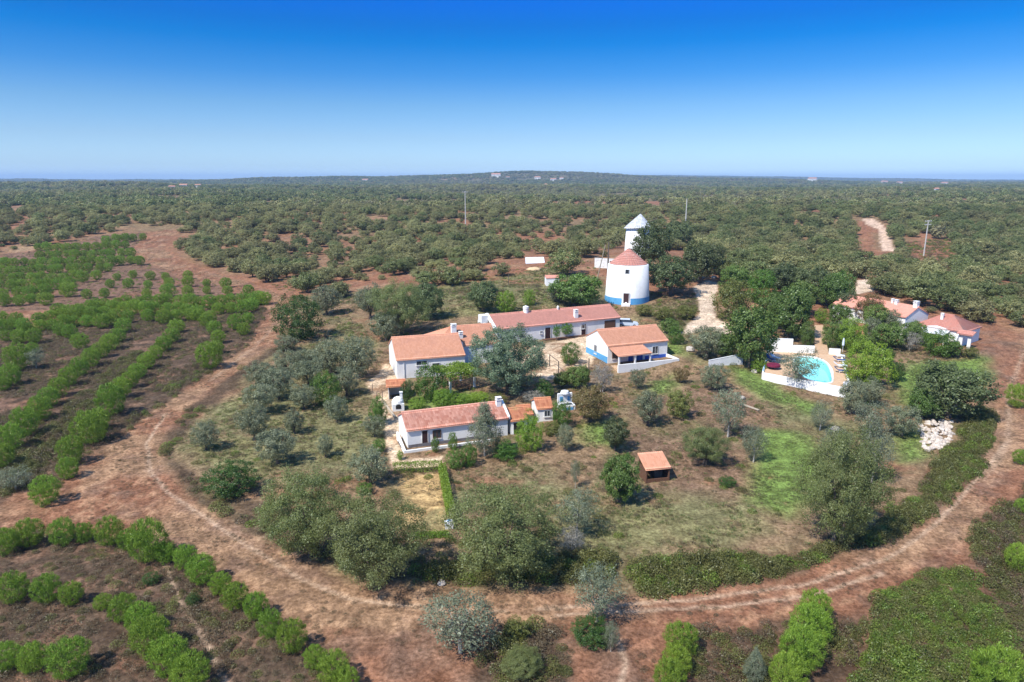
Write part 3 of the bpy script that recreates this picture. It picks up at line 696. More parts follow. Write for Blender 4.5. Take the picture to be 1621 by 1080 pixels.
K.part('awning', MB().hexa([(1.3, -2.0, 1.75), (6.9, -2.0, 1.75), (6.9, .22, 2.3), (1.3, .22, 2.3)], [(1.3, -2.0, 1.79), (6.9, -2.0, 1.79), (6.9, .22, 2.34), (1.3, .22, 2.34)]), 'tarp')
K.part('front_gable', MB().prism([(1.8, 2.35), (7.0, 2.35), (6.2, 2.62), (4.4, 2.9), (2.6, 2.62)], 'y', .0, .24), 'white')
for px in (1.4, 6.8): K.part('post', MB().box(px-.1, px+.1, -1.95, -1.75, -.6, 1.74), 'white')
K.root.scale = (.86, .88, 1.0)
K.window(2.2, 3.2, .8, 1.9); K.door(4.2, 5.2, 2.1); K.window(5.8, 6.6, .8, 1.9)
K.part('porch_pier', MB().hexa([(8.7, -3.4, -1.0), (9.1, -3.4, -1.0), (9.1, .2, -1.0), (8.7, .2, -1.0)], [(8.7, -1.4, 2.3), (9.1, -1.4, 2.3), (9.1, .2, 2.3), (8.7, .2, 2.3)]), 'white')
K.part('porch_wall', MB().box(9.1, 9.7, -.9, -.6, -1.0, 2.3).box(10.6, 11.2, -.9, -.6, -1.0, 2.3).box(9.7, 10.6, -.9, -.6, 1.7, 2.3), 'white')
tile_object('porch_roof', [((8.6, -1.4, 2.35), (11.5, -1.4, 2.35), (8.6, .4, 2.8), (11.5, .4, 2.8))], M['tile_red'], K.root)

# windmills
def windmill(name, label, px, py, Rb, Rt, H, Hc, Rc, capmat, band, doorang=None, off=0, lean=0.0):
    p = at(px, py); d = Vector((p.x, p.y, 0)).normalized()
    c = p + d * Rb; c.z = terf(c.x, c.y) - .15
    o = empty(name, c, math.atan2(-d.y, -d.x) + R(off), label, 'windmill')      # local X faces the camera side
    wl_ = MB().lathe([(Rb + .05, -1.5), (Rb, 0), (Rt, H), (Rt - .35, H + .12), (0, H + .12)], 64).build('wall', M['white'], o, True)
    n = 40; seg = 10; Vs, Fs, As = [], [], []
    for i in range(n):
        for r in range(seg):
            f0, f1 = r / seg, (r + 1) / seg
            for k in range(3):
                a0, a1 = 2*math.pi*(i + k/3)/n, 2*math.pi*(i + (k+1)/3)/n
                w = [0, .09, .09, 0]
                q = []
                for (f, a, ww, st) in ((f0, a0, w[k], .05), (f0, a1, w[k+1], .05), (f1, a1, w[k+1], 0), (f1, a0, w[k], 0)):
                    rad = Rc * (1 - f) + .12; q.append((rad*math.cos(a), rad*math.sin(a), H + .1 + Hc*f + ww*(1-f) + st))
                b = len(Vs); Vs += q; Fs.append((b, b+1, b+2, b+3)); As.append(random.random())
    Vs = [(a, b + lean * (c - H), c + lean * .5 * b * (1 if c < H + .5 else .6)) for a, b, c in Vs]
    me = mesh_np('cap_roof', np.array(Vs), np.array(Fs), M[capmat], {'v': ('FACE', 'FLOAT', As)})
    ro = link(bpy.data.objects.new('cap_roof', me), o)
    if not lean: MB().lathe([(.3, H + Hc - .1), (.3, H + Hc + .12), (.1, H + Hc + .3), (0, H + Hc + .32)], 16).build('finial', M['concrete'], ro)
    if band:
        g = R(11)
        MB().lathe([(Rb + .03, -1.4), (Rb + .03, 0), (Rb - .01, 1.05)], 60, g, 2*math.pi - g).build('blue_band', M['blue'], o, True)
        rd = Rb - .12
        dd = MB().box(rd - .3, rd + .10, -.55, .55, .05, 2.15).build('door', M['dark_wood'], o)
        MB().box(rd + .0, rd + .16, -.68, -.55, .0, 2.25).box(rd + .0, rd + .16, .55, .68, .0, 2.25).box(rd, rd + .16, -.55, .55, 2.15, 2.25).build('frame', M['white_old'], dd)
        MB().box(Rb - .3, Rb + 1.2, -.9, .9, -1.2, .0).build('doorstep', M['white'], o)
        ww = MB().box(Rt - .35, Rt + .12, -.36, .36, H - 1.45, H - .6).build('window', M['glass'], o)
        MB().box(Rt, Rt + .16, -.44, -.36, H - 1.52, H - .52).box(Rt, Rt + .16, .36, .44, H - 1.52, H - .52).build('frame', M['white_old'], ww)
    return o, c
m1, c1 = windmill('windmill', 'round white windmill tower with red tiled cone roof and blue base', 992, 483, 4.75, 4.3, 7.7, 3.3, 3.85, 'tile_red', True, off=-2)
m2, c2 = windmill('windmill', 'taller white windmill tower with pale grey cone cap behind the trees', 1007.6, 408, 3.7, 3.3, 8.6, 3.9, 3.9, 'zinc', False, lean=.16)
MB().tube((0, 3.0, 10.2), (0, 5.5, 11.5), .12, .08).tube((0, -3.6, 9.2), (0, 3.6, 11.4), .09).build('tail_spar', M['old_wood'], m2)
# low white wall near the mill
def wall_between(name, label, a, b, h0, h1, th=.25, mat='white', dip=.5, cat='wall'):
    a = Vector(a); b = Vector(b); d = (b - a); d.z = 0; L = d.length
    o = empty(name, (a.x, a.y, a.z), math.atan2(d.y, d.x), label, cat); dz = b.z - a.z
    MB().hexa([(0, 0, -dip), (L, 0, dz-dip), (L, th, dz-dip), (0, th, -dip)], [(0, 0, h0), (L, 0, dz+h1), (L, th, dz+h1), (0, th, h0)]).build('body', M[mat], o)
    MB().hexa([(-.03, -.03, h0), (L+.03, -.03, dz+h1), (L+.03, th+.03, dz+h1), (-.03, th+.03, h0)], [(-.03, -.03, h0+.06), (L+.03, -.03, dz+h1+.06), (L+.03, th+.03, dz+h1+.06), (-.03, th+.03, h0+.06)]).build('coping', M[mat], o)
    return o
w = wall_between('ruin_wall', 'weathered low white wall left of the windmill roof', at(941, 424), at(976, 426), 2.5, 2.5, .5, 'white_old')
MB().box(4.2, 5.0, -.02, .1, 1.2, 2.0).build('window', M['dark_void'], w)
# pale sloping garden wall
wall_between('garden_wall', 'pale grey sloping garden wall between the porch house and the pool', at(1122, 581), at(1175.5, 577), 1.0, 1.7, .2, 'tarp')

# ------------------------------------------------------------------ pool terrace
FL, FR = atz(1209, 591, ZD), atz(1345, 616, ZD); BL, BR = atz(1218, 556, ZD), atz(1330, 562, ZD)
o = empty('pool_terrace', (FL.x, FL.y, ZD), 0, 'raised terracotta pool terrace with white retaining walls', 'terrace')
outer = [FL, FR, BR, BL]
poolpx = [(1258,568.5),(1264,565.5),(1273,564.8),(1284,565.3),(1296,568),(1306,573),(1312,581),(1315.5,592),(1317,602),(1314.5,605.5),(1306,606.5),(1296,605),(1284,602),(1272,597),(1263,588),(1258.5,578)]
pc = [atz(u, v, ZD) for u, v in poolpx]
def smooth_loop(P, k=3):
    out = []; n = len(P)
    for i in range(n):
        a, b, c, d = P[i-1], P[i], P[(i+1) % n], P[(i+2) % n]
        for j in range(k):
            t = j / k
            out.append(.5*((2*b)+(-a+c)*t+(2*a-5*b+4*c-d)*t*t+(-a+3*b-3*c+d)*t**3))
    return out
pc = smooth_loop(pc)
cen = sum(pc, Vector()) / len(pc)
def grow(P, m): return [p + (p - cen).normalized() * m for p in P]
def plate_with_hole(name, outer, inner, z, mat, parent, base):
    bm = bmesh.new(); es = []
    for loop in (outer, inner):
        vs_ = [bm.verts.new((p.x - base.x, p.y - base.y, z)) for p in loop]
        es += [bm.edges.new((vs_[i], vs_[(i+1) % len(vs_)])) for i in range(len(vs_))]
    bmesh.ops.triangle_fill(bm, use_beauty=True, use_dissolve=False, edges=es)
    bmesh.ops.recalc_face_normals(bm, faces=bm.faces[:])
    for f in bm.faces:
        if f.normal.z < 0: f.normal_flip()
    me = bpy.data.meshes.new(name); bm.to_mesh(me); bm.free(); me.materials.append(mat)
    return link(bpy.data.objects.new(name, me), parent)
plate_with_hole('deck', outer, grow(pc, .42), 0, M['deck'], o, o.location)
def loopring(mb, A, B, z0, z1):
    n = len(A)
    for i in range(n):
        j = (i+1) % n
        mb.add([(A[i].x, A[i].y, z0), (A[j].x, A[j].y, z0), (B[j].x, B[j].y, z1), (B[i].x, B[i].y, z1)], [(0, 1, 2, 3)])
base = o.location
sh = lambda P: [Vector((p.x - base.x, p.y - base.y, 0)) for p in P]
pool = empty('swimming_pool', (base.x, base.y, ZD), 0, 'kidney shaped swimming pool with white coping on the terrace', 'pool')
mb = MB(); i0, i1 = sh(grow(pc, -.02)), sh(grow(pc, .42)); loopring(mb, i0, i1, .06, .06); loopring(mb, i0, i0, -.2, .06); loopring(mb, i1, i1, -.02, .06); mb.build('coping', M['coping'], pool)
mb = MB(); i2 = sh(pc); loopring(mb, i2, i2, -1.4, .0); mb.add([(p.x, p.y, -1.4) for p in i2], [tuple(range(len(i2)))]); mb.build('basin', M['pool_wall'], pool)
mb = MB(); mb.add([(p.x, p.y, 0) for p in i2], [tuple(range(len(i2)))]); mb.F = [tuple(reversed(mb.F[0]))] if sum((i2[k].x*i2[(k+1)%len(i2)].y-i2[(k+1)%len(i2)].x*i2[k].y) for k in range(len(i2))) < 0 else mb.F; wo_ = mb.build('pool_water', M['water'], None, loc=(base.x, base.y, ZD - .09)); 
if wo_.data.polygons[0].normal.z < 0: wo_.data.flip_normals()
tag(wo_, 'turquoise water filling the pool', None, None, 'structure')
# retaining walls round the deck (parts of the terrace)
def wallpart(a, b, z0, z1a, z1b, th, mat='white', name='retaining_wall'):
    d = (b - a); d.z = 0; nrm = Vector((d.y, -d.x, 0)).normalized() * th
    A0, B0 = a - base, b - base
    mb = MB().hexa([(A0.x, A0.y, z0), (B0.x, B0.y, z0), (B0.x+nrm.x, B0.y+nrm.y, z0), (A0.x+nrm.x, A0.y+nrm.y, z0)], [(A0.x, A0.y, z1a), (B0.x, B0.y, z1b), (B0.x+nrm.x, B0.y+nrm.y, z1b), (A0.x+nrm.x, A0.y+nrm.y, z1a)])
    return mb.build(name, M[mat], o)
wallpart(FL, FR, -2.4, .12, .12, .3); wallpart(FR, BR, -2.4, .1, .1, .25); wallpart(BL, FL, -2.4, .25, .25, .25)
wallpart(FL + Vector((.05, .3, 0)), BL.lerp(FL, .45), -.02, .32, .32, -.12, 'blue', 'blue_kerb')
k1, k2, k3, k4 = atz(1218, 557, ZD), atz(1254, 558.5, ZD), atz(1289, 559.8, ZD), atz(1312, 561, ZD)
o2 = o
wallpart(k2, k1, -.3, 2.3, 2.3, .3); wallpart(k3, k2, -.3, 1.25, 1.25, .3); wallpart(BR, k4, -.3, .95, .95, .3)
# paved walk climbing behind the pool
pw = [atz(1290, 560, ZD + .02), atz(1312, 561, ZD + .02)]
q0_, q1_ = at(1303, 516), at(1289, 516)
mb = MB().hexa([(pw[0].x, pw[0].y, ZD-.8), (pw[1].x, pw[1].y, ZD-.8), (q0_.x, q0_.y, q0_.z-.5), (q1_.x, q1_.y, q1_.z-.5)], [(pw[0].x, pw[0].y, ZD+.03), (pw[1].x, pw[1].y, ZD+.03), (q0_.x, q0_.y, q0_.z+.15), (q1_.x, q1_.y, q1_.z+.15)])
tag(mb.build('paved_walk', M['path_tile']), 'sandy paved walk climbing from the pool between clipped conifers', None, None, 'structure')
def on_deck(u, v): return atz(u, v, ZD)
def lounger(u, v, rz, label, cloth):
    p = on_deck(u, v); o = empty('sun_lounger', p, rz, label, 'sun lounger', 'sun loungers on the pool terrace')
    f = MB().box(-.32, .32, -.95, .35, .28, .33); f.build('frame', M['white_plastic'], o)
    for sx in (-.28, .24):
        for sy in (-.9, .2): MB().box(sx, sx+.05, sy, sy+.05, 0, .28).build('leg', M['white_plastic'], o)
    MB().box(-.29, .29, -.93, .33, .335, .42).build('cushion', M[cloth], o)
    MB().hexa([(-.3, .35, .33), (.3, .35, .33), (.3, .95, .78), (-.3, .95, .78)], [(-.3, .33, .42), (.3, .33, .42), (.3, .90, .86), (-.3, .90, .86)]).build('backrest', M[cloth], o)
for i, (u, v, cl, w) in enumerate(((1327, 566, 'bluewhite', 'pale lounger nearest the white back wall of the pool'), (1328.5, 573, 'navy', 'navy lounger second from the back wall of the pool'), (1330, 582, 'bluewhite', 'pale lounger third from the back wall of the pool'), (1331, 590, 'navy', 'navy lounger nearest the front on the right pool edge'))):
    lounger(u, v, 1.35, w, cl)
lounger(1219, 571, .3, 'navy lounger at the left end of the pool terrace', 'navy'); lounger(1227, 569, .5, 'pale lounger behind the crimson table', 'bluewhite')
p = on_deck(1224, 584); t = empty('round_table', p, 0, 'round garden table with crimson cloth at the pool terrace left corner', 'table')
MB().lathe([(0, .74), (.95, .74), (1.0, .70), (1.02, .45), (.97, .45)], 28).build('tablecloth', M['crimson'], t, False); MB().tube((0, 0, 0), (0, 0, .73), .06).build('leg', M['iron'], t)
p = on_deck(1326, 556.5); t = empty('parasol', p + Vector((.6, -.4, 0)), 0, 'folded blue parasol beside the right white pool wall', 'parasol')
MB().tube((0, 0, 0), (0, 0, 2.4), .03).build('pole', M['white_plastic'], t); MB().lathe([(.05, 2.4), (.16, 1.9), (.2, 1.2), (.1, 1.0)], 10).build('canopy', M['bluewhite'], t)
p = on_deck(1342, 611); t = empty('pool_chest', p, .6, 'small pale chest at the right front corner of the pool terrace', 'chest')
MB().box(-.6, .3, -.2, .35, 0, .5).build('body', M['bluewhite'], t); MB().box(-.63, .33, -.23, .38, .5, .57).build('lid', M['white_plastic'], t)
# ------------------------------------------------------------------ poles, car, pergola and small things
def pole(u, v, vtop, label, mat='concrete', arms=1, r=.16, name='utility_pole', lean=None):
    p = at(u, v); D = p.y
    H = (v - vtop) * math.hypot(p.y, CAMH - p.z) / FPX
    o = empty(name, p, .3, label, 'pole')
    MB().tube((0, 0, -.5), (0, 0, H), r, r * .65, 10).build('shaft', M[mat], o)
    for k in range(arms):
        z = H - .4 - k * 1.3
        MB().box(-1.5, 1.5, -.07, .07, z - .08, z + .08).build('crossarm', M[mat], o)
        for x in (-1.35, -.6, .6, 1.35): MB().lathe([(0, z+.08), (.06, z+.08), (.1, z+.16), (.05, z+.3), (0, z+.32)], 8, cx=x, cy=0).build('insulator', M['white_plastic'], o)
    return o
pole(737, 355, 305, 'pale concrete pole with crossarm in the wood left of the windmills', arms=1, r=.32)
pole(1085, 359, 316, 'bare pale concrete pole in the wood right of the windmills', arms=0, r=.34)
pole(1462, 406, 350, 'concrete pole with double crossarm beside the gravel lane', arms=2, r=.26)
pole(961, 466, 384, 'dark wooden pole standing at the left of the tiled windmill', 'old_wood', 0, .22)
a = at(941, 457); o = empty('stay_pole', a, 0, 'pale leaning stay pole left of the dark wooden pole', 'pole')
b = at(961, 466); MB().tube((0, 0, -.4), ((b.x - a.x) * .75, (b.y - a.y) * .75, 10.3), .13, .09, 8).build('shaft', M['pale_wood'], o)
pole(805, 452, 432, 'short dark fence pole on the slope above the long house', 'old_wood', 0, .09, 'fence_post')

def car(u, v, rz):
    p = at(u, v); o = empty('parked_car', p + Vector((0, 0, 0)), rz, 'pale blue car parked at the right end of the long house', 'car')
    lo = [(-1.95, .35), (1.95, .35), (1.98, .65), (1.85, .82), (1.0, .95), (-1.9, .98), (-2.0, .7)]
    MB().prism(lo, 'y', -.82, .82).build('body', M['car_paint'], o)
    MB().hexa([(-1.85, -.78, .95), (1.0, -.78, .93), (1.0, .78, .93), (-1.85, .78, .95)], [(-1.55, -.62, 1.46), (.35, -.62, 1.46), (.35, .62, 1.46), (-1.55, .62, 1.46)]).build('cabin', M['glass'], o)
    MB().hexa([(-1.56, -.64, 1.46), (.36, -.64, 1.46), (.36, .64, 1.46), (-1.56, .64, 1.46)], [(-1.5, -.6, 1.51), (.3, -.6, 1.51), (.3, .6, 1.51), (-1.5, .6, 1.51)]).build('roof', M['car_paint'], o)
    for x in (-1.25, 1.25):
        for y in (-.83, .83):
            s = 1 if y > 0 else -1
            w = MB().tube((x, y - .16*s, .31), (x, y + .02*s, .31), .31, .31, 16).build('tyre', M['tyre'], o)
            MB().tube((x, y + .021*s, .31), (x, y + .03*s, .31), .19, .19, 12).build('rim', M['rim'], w)
    for y in (-.6, .6): MB().box(1.86, 1.99, y-.16, y+.16, .62, .76).build('headlight', M['white_plastic'], o)
    MB().box(-2.02, -1.94, -.75, .75, .42, .62).build('bumper', M['iron'], o)
car(994, 517, -.2)

# pergola with vine
A0 = at(713, 622); A1 = at(751, 613)
o = empty('pergola', A0, math.atan2(A1.y - A0.y, A1.x - A0.x), 'white post pergola roofed with green vine before the salmon house', 'pergola')
L = (A1 - A0).length; Dp = 3.6
for x in (0, L):
    for y in (0, Dp): MB().box(x-.14, x+.14, y-.14, y+.14, -.4, 2.35).build('post', M['white'], o)
for y in (0, Dp): MB().box(-.5, L+.5, y-.09, y+.09, 2.35, 2.53).build('beam', M['old_wood'], o)
for i in range(7): MB().box(-.3 + i*(L+.5)/6.5, -.2 + i*(L+.5)/6.5, -.4, Dp+.4, 2.53, 2.62).build('rafter', M['old_wood'], o)
PERGOLA = (o, L, Dp)
t = empty('garden_table', at(734, 618), .3, 'dark wooden table under the vine pergola', 'table')
MB().box(-.9, .9, -.45, .45, .70, .76).build('top', M['brown_wood'], t)
for sx in (-.8, .75):
    for sy in (-.4, .35): MB().box(sx, sx+.07, sy, sy+.07, -.1, .70).build('leg', M['brown_wood'], t)

# rope frame in the courtyard: two posts and a rail
a, b = at(870, 580), at(884, 593)
o = empty('swing_frame', a, math.atan2(b.y-a.y, b.x-a.x), 'dark post and rail frame standing in the paved courtyard', 'frame'); L = (b-a).length
for x in (0, L): MB().tube((x, 0, -.3), (x, 0, 1.9), .09, .08).build('post', M['old_wood'], o)
MB().tube((-.1, 0, 1.9), (L+.1, 0, 1.85), .06).build('rail', M['old_wood'], o)
p = at(932, 585); tag(MB().tube((0, 0, -.3), (0, 0, 1.8), .10, .08).build('gate_post', M['old_wood'], None, loc=p), 'single brown post at the porch house left corner', 'post')
# slender fence posts by the side yard
for i, (u, v, l) in enumerate(((597, 636, 'thin fence post nearest the oven shelter'), (606, 634, 'thin fence post beside the rusty lean-to'), (590, 622, 'thin fence post at the left edge of the beige side yard'))):
    tag(MB().tube((0, 0, -.3), (0, 0, 1.3), .05, .04, 6).build('fence_post', M['old_wood'], None, loc=at(u, v)), l, 'post', 'fence posts by the side yard')
# pale kerb wall along the yard
wall_between('yard_kerb', 'low cream kerb wall running from the side yard to the cottage', at(606, 640), at(624, 664), .35, .35, .18, 'pale_wood')
# planks and panels
a, b = at(1173, 641), at(1201, 652); L = (b-a).length
tag(MB().box(0, L, -.14, .14, 0, .12).build('plank', M['pale_wood'], None, loc=a + Vector((0, 0, .08)), rz=math.atan2(b.y-a.y, b.x-a.x)), 'pale plank lying on the slope below the pool', 'plank')
a, b = at(833, 418), at(853, 409); L = (b-a).length
MBp = MB().hexa([(0, 0, 0), (L*.4, 0, 0), (L*.4, 1.6, 0), (0, 1.6, 0)], [(0, 0, .2), (L*.4, 0, .2), (L*.4, 1.6, 1.7), (0, 1.6, 1.7)])
tag(MBp.build('metal_sheet', M['white_plastic'], None, loc=a, rz=.15), 'white sheet lying tilted on the bare slope left of the mills', 'sheet')
mb = MB()
def rock(mb, c, r, seed, squash=.7, n=7):
    rnd = random.Random(seed); rings = 4; vs = []; fs = []
    for i in range(rings + 1):
        ph = math.pi * i / rings
        for j in range(n):
            k = r * (.72 + .5 * rnd.random())
            vs.append((c[0] + k*math.sin(ph)*math.cos(2*math.pi*j/n), c[1] + k*math.sin(ph)*math.sin(2*math.pi*j/n), c[2] + k*squash*math.cos(ph)))
    for i in range(rings):
        for j in range(n): fs.append((i*n+j, i*n+(j+1) % n, (i+1)*n+(j+1) % n, (i+1)*n+j))
    mb.add(vs, fs)
p = at(846, 427); mb = MB(); rock(mb, (0, 0, .1), 2.0, 3, .28, 14); tag(mb.build('sand_heap', M['sand'], None, True, loc=p), 'low heap of yellow sand below the white sheet', 'heap')
# rubble heap, each stone its own part
cx = [(1455, 672), (1478, 664), (1510, 668), (1508, 690), (1492, 712), (1462, 714), (1458, 695)]
poly = toxy(cx); P = np.array(poly); c0 = P.mean(0)
o = empty('rubble_heap', (c0[0], c0[1], terf(*c0)), 0, 'heap of pale broken stones on the grass near the right track', 'rubble')
rnd = random.Random(5); k = 0
sm = []
for i in range(5):
    mb = MB(); rock(mb, (0, 0, 0), 1.0, 40+i); me = bpy.data.meshes.new('stone'); me.from_pydata(mb.V, [], mb.F); me.update(); me.materials.append(M['stone'] if i < 4 else M['boulder']); sm.append(me)
while k < 130:
    x = rnd.uniform(P[:, 0].min(), P[:, 0].max()); y = rnd.uniform(P[:, 1].min(), P[:, 1].max())
    sd = float(sdist(np.array([x]), np.array([y]), poly)[0])
    if sd > 0: continue
    s = link(bpy.data.objects.new('stone', sm[k % 5]), o); r = rnd.uniform(.16, .48)
    s.location = (x - c0[0], y - c0[1], terf(x, y) - terf(*c0) + min(.5, -sd*.25) * rnd.uniform(.3, 1)); s.scale = (r, r*rnd.uniform(.7, 1.2), r*.8); s.rotation_euler = (rnd.uniform(-.5, .5), rnd.uniform(-.5, .5), rnd.uniform(0, 6)); k += 1
# single boulders
for u, v, r, l in ((1093, 556, .85, 'pale boulder beside the porch house drive bank'), (1110, 441, .9, 'grey boulder at the upper end of the gravel drive'), (1130, 441, .7, 'smaller boulder at the upper right of the gravel drive'), (1195, 590, .5, 'pale stone on the grass left of the pool terrace'), (1175, 632, .45, 'pale stone above the plank'),
                   (1322, 682, .6, 'pinkish stone between the silvery olives right of the field'), (700, 925, .35, 'white stone on the track edge below the two big shrubs')):
    mb = MB(); rock(mb, (0, 0, r*.3), r, int(u), .7, 9); tag(mb.build('boulder', M['boulder'], None, loc=at(u, v)), l, 'boulder')
# scattered track stones and white crate
p = at(711, 836); o = empty('water_tank', p, .2, 'small white tank with blue cap beside the hedged garden bed', 'tank')
MB().box(-.36, .36, -.3, .3, 0, .62).box(-.3, .3, -.24, .24, .62, .70).build('body', M['white_plastic'], o); MB().lathe([(0, .70), (.14, .70), (.14, .80), (0, .82)], 12).build('cap', M['blue'], o)
# far houses
def far_house(u, v, wpx, label, tile='tile_pink', hpx=None):
    p = at(u, v); s = p.y / FPX; L = wpx * s; W = max(6, L * .55); hw = max(3.0, L * .28)
    h = House('far_house', label, p.x - L/2, p.y, 0, L, W, hw, hw*.35, tile, 'white', ov=.3, z=p.z + 2.0, group='white houses in the far country', roof=False, depth=4)
    MB().hexa([(-.4, -.4, hw), (L+.4, -.4, hw), (L+.4, W+.4, hw), (-.4, W+.4, hw)], [(0, W/2-.1, hw*1.45), (L, W/2-.1, hw*1.45), (L, W/2+.1, hw*1.45), (0, W/2+.1, hw*1.45)]).build('roof', M['far_tile'], h.root)
    for k in range(max(2, int(L/5))): MB().box(L*(k+.35)/max(2, int(L/5)), L*(k+.65)/max(2, int(L/5)), .2, .34, hw*.3, hw*.7).build('window', M['glass'], h.root)
M['far_tile'] = plain('far_roof_tiles', (.50, .26, .18), (.42, .2, .14), .3, .9)
for u, v, w, l in ((272, 300, 10, 'far white house leftmost of three on the left ridge'), (290, 298, 12, 'far house with tile roof in the middle of the left ridge'), (313, 297, 9, 'far white house rightmost on the left ridge'),
                   (785, 281, 14, 'far white house high on the hill left of its summit'), (804, 283, 6, 'small far house beside the hilltop house'), (851, 284, 9, 'far white house on the hill above the slender pole'), (876, 287, 9, 'brightest far white house on the middle of the hill'), (889, 284, 6, 'small far house right of the brightest one'), (864, 295, 4, 'tiny far house low on the hill'),
                   (578, 288, 9, 'far white house at the left foot of the hill'), (556, 288, 5, 'tiny far house left of the hill foot'), (1287, 287, 12, 'far pale buildings on the right horizon left part'), (1401, 291, 9, 'far white building on the right horizon'), (1425, 292, 8, 'far white building right of the horizon pair'), (1496, 293, 9, 'far white building near the right end of the horizon'), (1484, 305, 5, 'tiny far white house below the right horizon')):
    far_house(u, v, w, l)
# ------------------------------------------------------------------ vegetation: crowns of many small leaves
def leaves(pos, axis, nrm, ln, wd, v):
    """one rhombic leaf per row; returns V, F, attribute v"""
    n = len(pos)
    axis = axis / (np.linalg.norm(axis, axis=1, keepdims=True) + 1e-9)
    side = np.cross(axis, nrm); side /= (np.linalg.norm(side, axis=1, keepdims=True) + 1e-9)
    ln = np.broadcast_to(ln, n)[:, None]; wd = np.broadcast_to(wd, n)[:, None]
    V = np.stack([pos - axis * ln * .5, pos + side * wd * .5, pos + axis * ln * .5, pos - side * wd * .5], 1).reshape(-1, 3)
    F = np.arange(4 * n).reshape(n, 4)
    return V, F, np.repeat(np.clip(v, 0, 1), 4)
def crown(seed, n=110, per=38, nl=12, lump=.26, z0=.06, top=1.0, clump_r=.085, leaf=.040, aspect=.5, shape='round', needles=False, inner=.22, gap=.0, droop=0.0, sharp=.10):
    """unit crown: about one wide and one high, standing on z = 0; leaf clumps over a lumpy volume"""
    r = np.random.default_rng(seed)
    zc, hz = (z0 + top) / 2, (top - z0) / 2
    i = np.arange(n) + .5; ph = np.arccos(1 - 2 * i / n); th = np.pi * (1 + 5 ** .5) * i
    d = np.stack([np.cos(th) * np.sin(ph), np.sin(th) * np.sin(ph), np.cos(ph)], 1) + r.normal(size=(n, 3)) * .16
    d /= np.linalg.norm(d, axis=1, keepdims=True)
    l = r.normal(size=(nl, 3)); l[:, 2] = l[:, 2] * .8 + .25; l /= np.linalg.norm(l, axis=1, keepdims=True); la = r.uniform(.55, 1.0, nl); lv = r.uniform(-.12, .12, nl)
    w = np.exp(-(1 - d @ l.T) / sharp) * la[None, :]
    L = w.max(1); rad = (1 - lump) + lump * L
    rad = np.where(r.random(n) < inner, rad * r.uniform(.35, .8, n), rad * r.uniform(.90, 1.06, n))
    cv = lv[w.argmax(1)] + r.uniform(-.16, .16, n)
    if gap:
        k = (L > np.quantile(L, gap * .75)) | (r.random(n) > .75); d, rad, cv = d[k], rad[k], cv[k]; n = len(d)
    c = d * rad[:, None]
    if shape == 'cone': c[:, :2] *= (np.clip((1.05 - c[:, 2]) / 1.5, .12, 1) ** .75)[:, None]
    if shape == 'column': c[:, :2] *= (.9 / np.maximum(.35, np.sqrt(np.clip(1 - d[:, 2] ** 2, 0, 1))) * np.clip(1.1 - np.abs(c[:, 2]) ** 4, .25, 1))[:, None] * .75
    if shape == 'dome': c[:, 2] = np.where(c[:, 2] < 0, c[:, 2] * .35, c[:, 2])
    off = r.normal(size=(n, per, 3)); off /= np.linalg.norm(off, axis=2, keepdims=True); off *= r.uniform(.05, 1.0, (n, per, 1)) ** .5 * clump_r * 2 * r.uniform(.75, 1.35, (n, 1, 1))
    P = (c[:, None, :] + off).reshape(-1, 3)
    dn = np.repeat(d, per, 0); on = off.reshape(-1, 3) / (clump_r * 2)
    out = dn * .75 + on * .75
    N = n * per
    v = .5 + np.repeat(cv, per) + r.uniform(-.26, .26, N)
    if needles: ax = dn * .55 + np.array([0, 0, .8]) + r.normal(size=(N, 3)) * .45; nr = dn * 1.1 + on * .6 + r.normal(size=(N, 3)) * .4
    else: ax = r.normal(size=(N, 3)) + np.array([0, 0, -droop * 3]); nr = out + np.array([0, 0, .35]) + r.normal(size=(N, 3)) * .38
    P = P * np.array([.5, .5, hz]); P[:, 2] += zc
    if droop: P[:, 2] -= np.clip(np.hypot(P[:, 0], P[:, 1]) - .3, 0, 1) * droop
    k = P[:, 2] > .01
    ls = leaf * r.uniform(.65, 1.3, N)
    return leaves(P[k], ax[k], nr[k], ls[k], ls[k] * aspect, v[k])
def crown_mesh(name, kind, *a, **kw):
    V, F, v = crown(*a, **kw)
    # keep every crown one unit wide and one high whatever the dice gave
    lo, hi = np.percentile(V, 1, 0), np.percentile(V, 99, 0)
    V[:, 0] = (V[:, 0] - (lo[0] + hi[0]) / 2) / (hi[0] - lo[0]); V[:, 1] = (V[:, 1] - (lo[1] + hi[1]) / 2) / (hi[1] - lo[1]); V[:, 2] = V[:, 2] / hi[2]
    return mesh_np(name, V, F, LEAF[kind], {'v': ('POINT', 'FLOAT', v)})
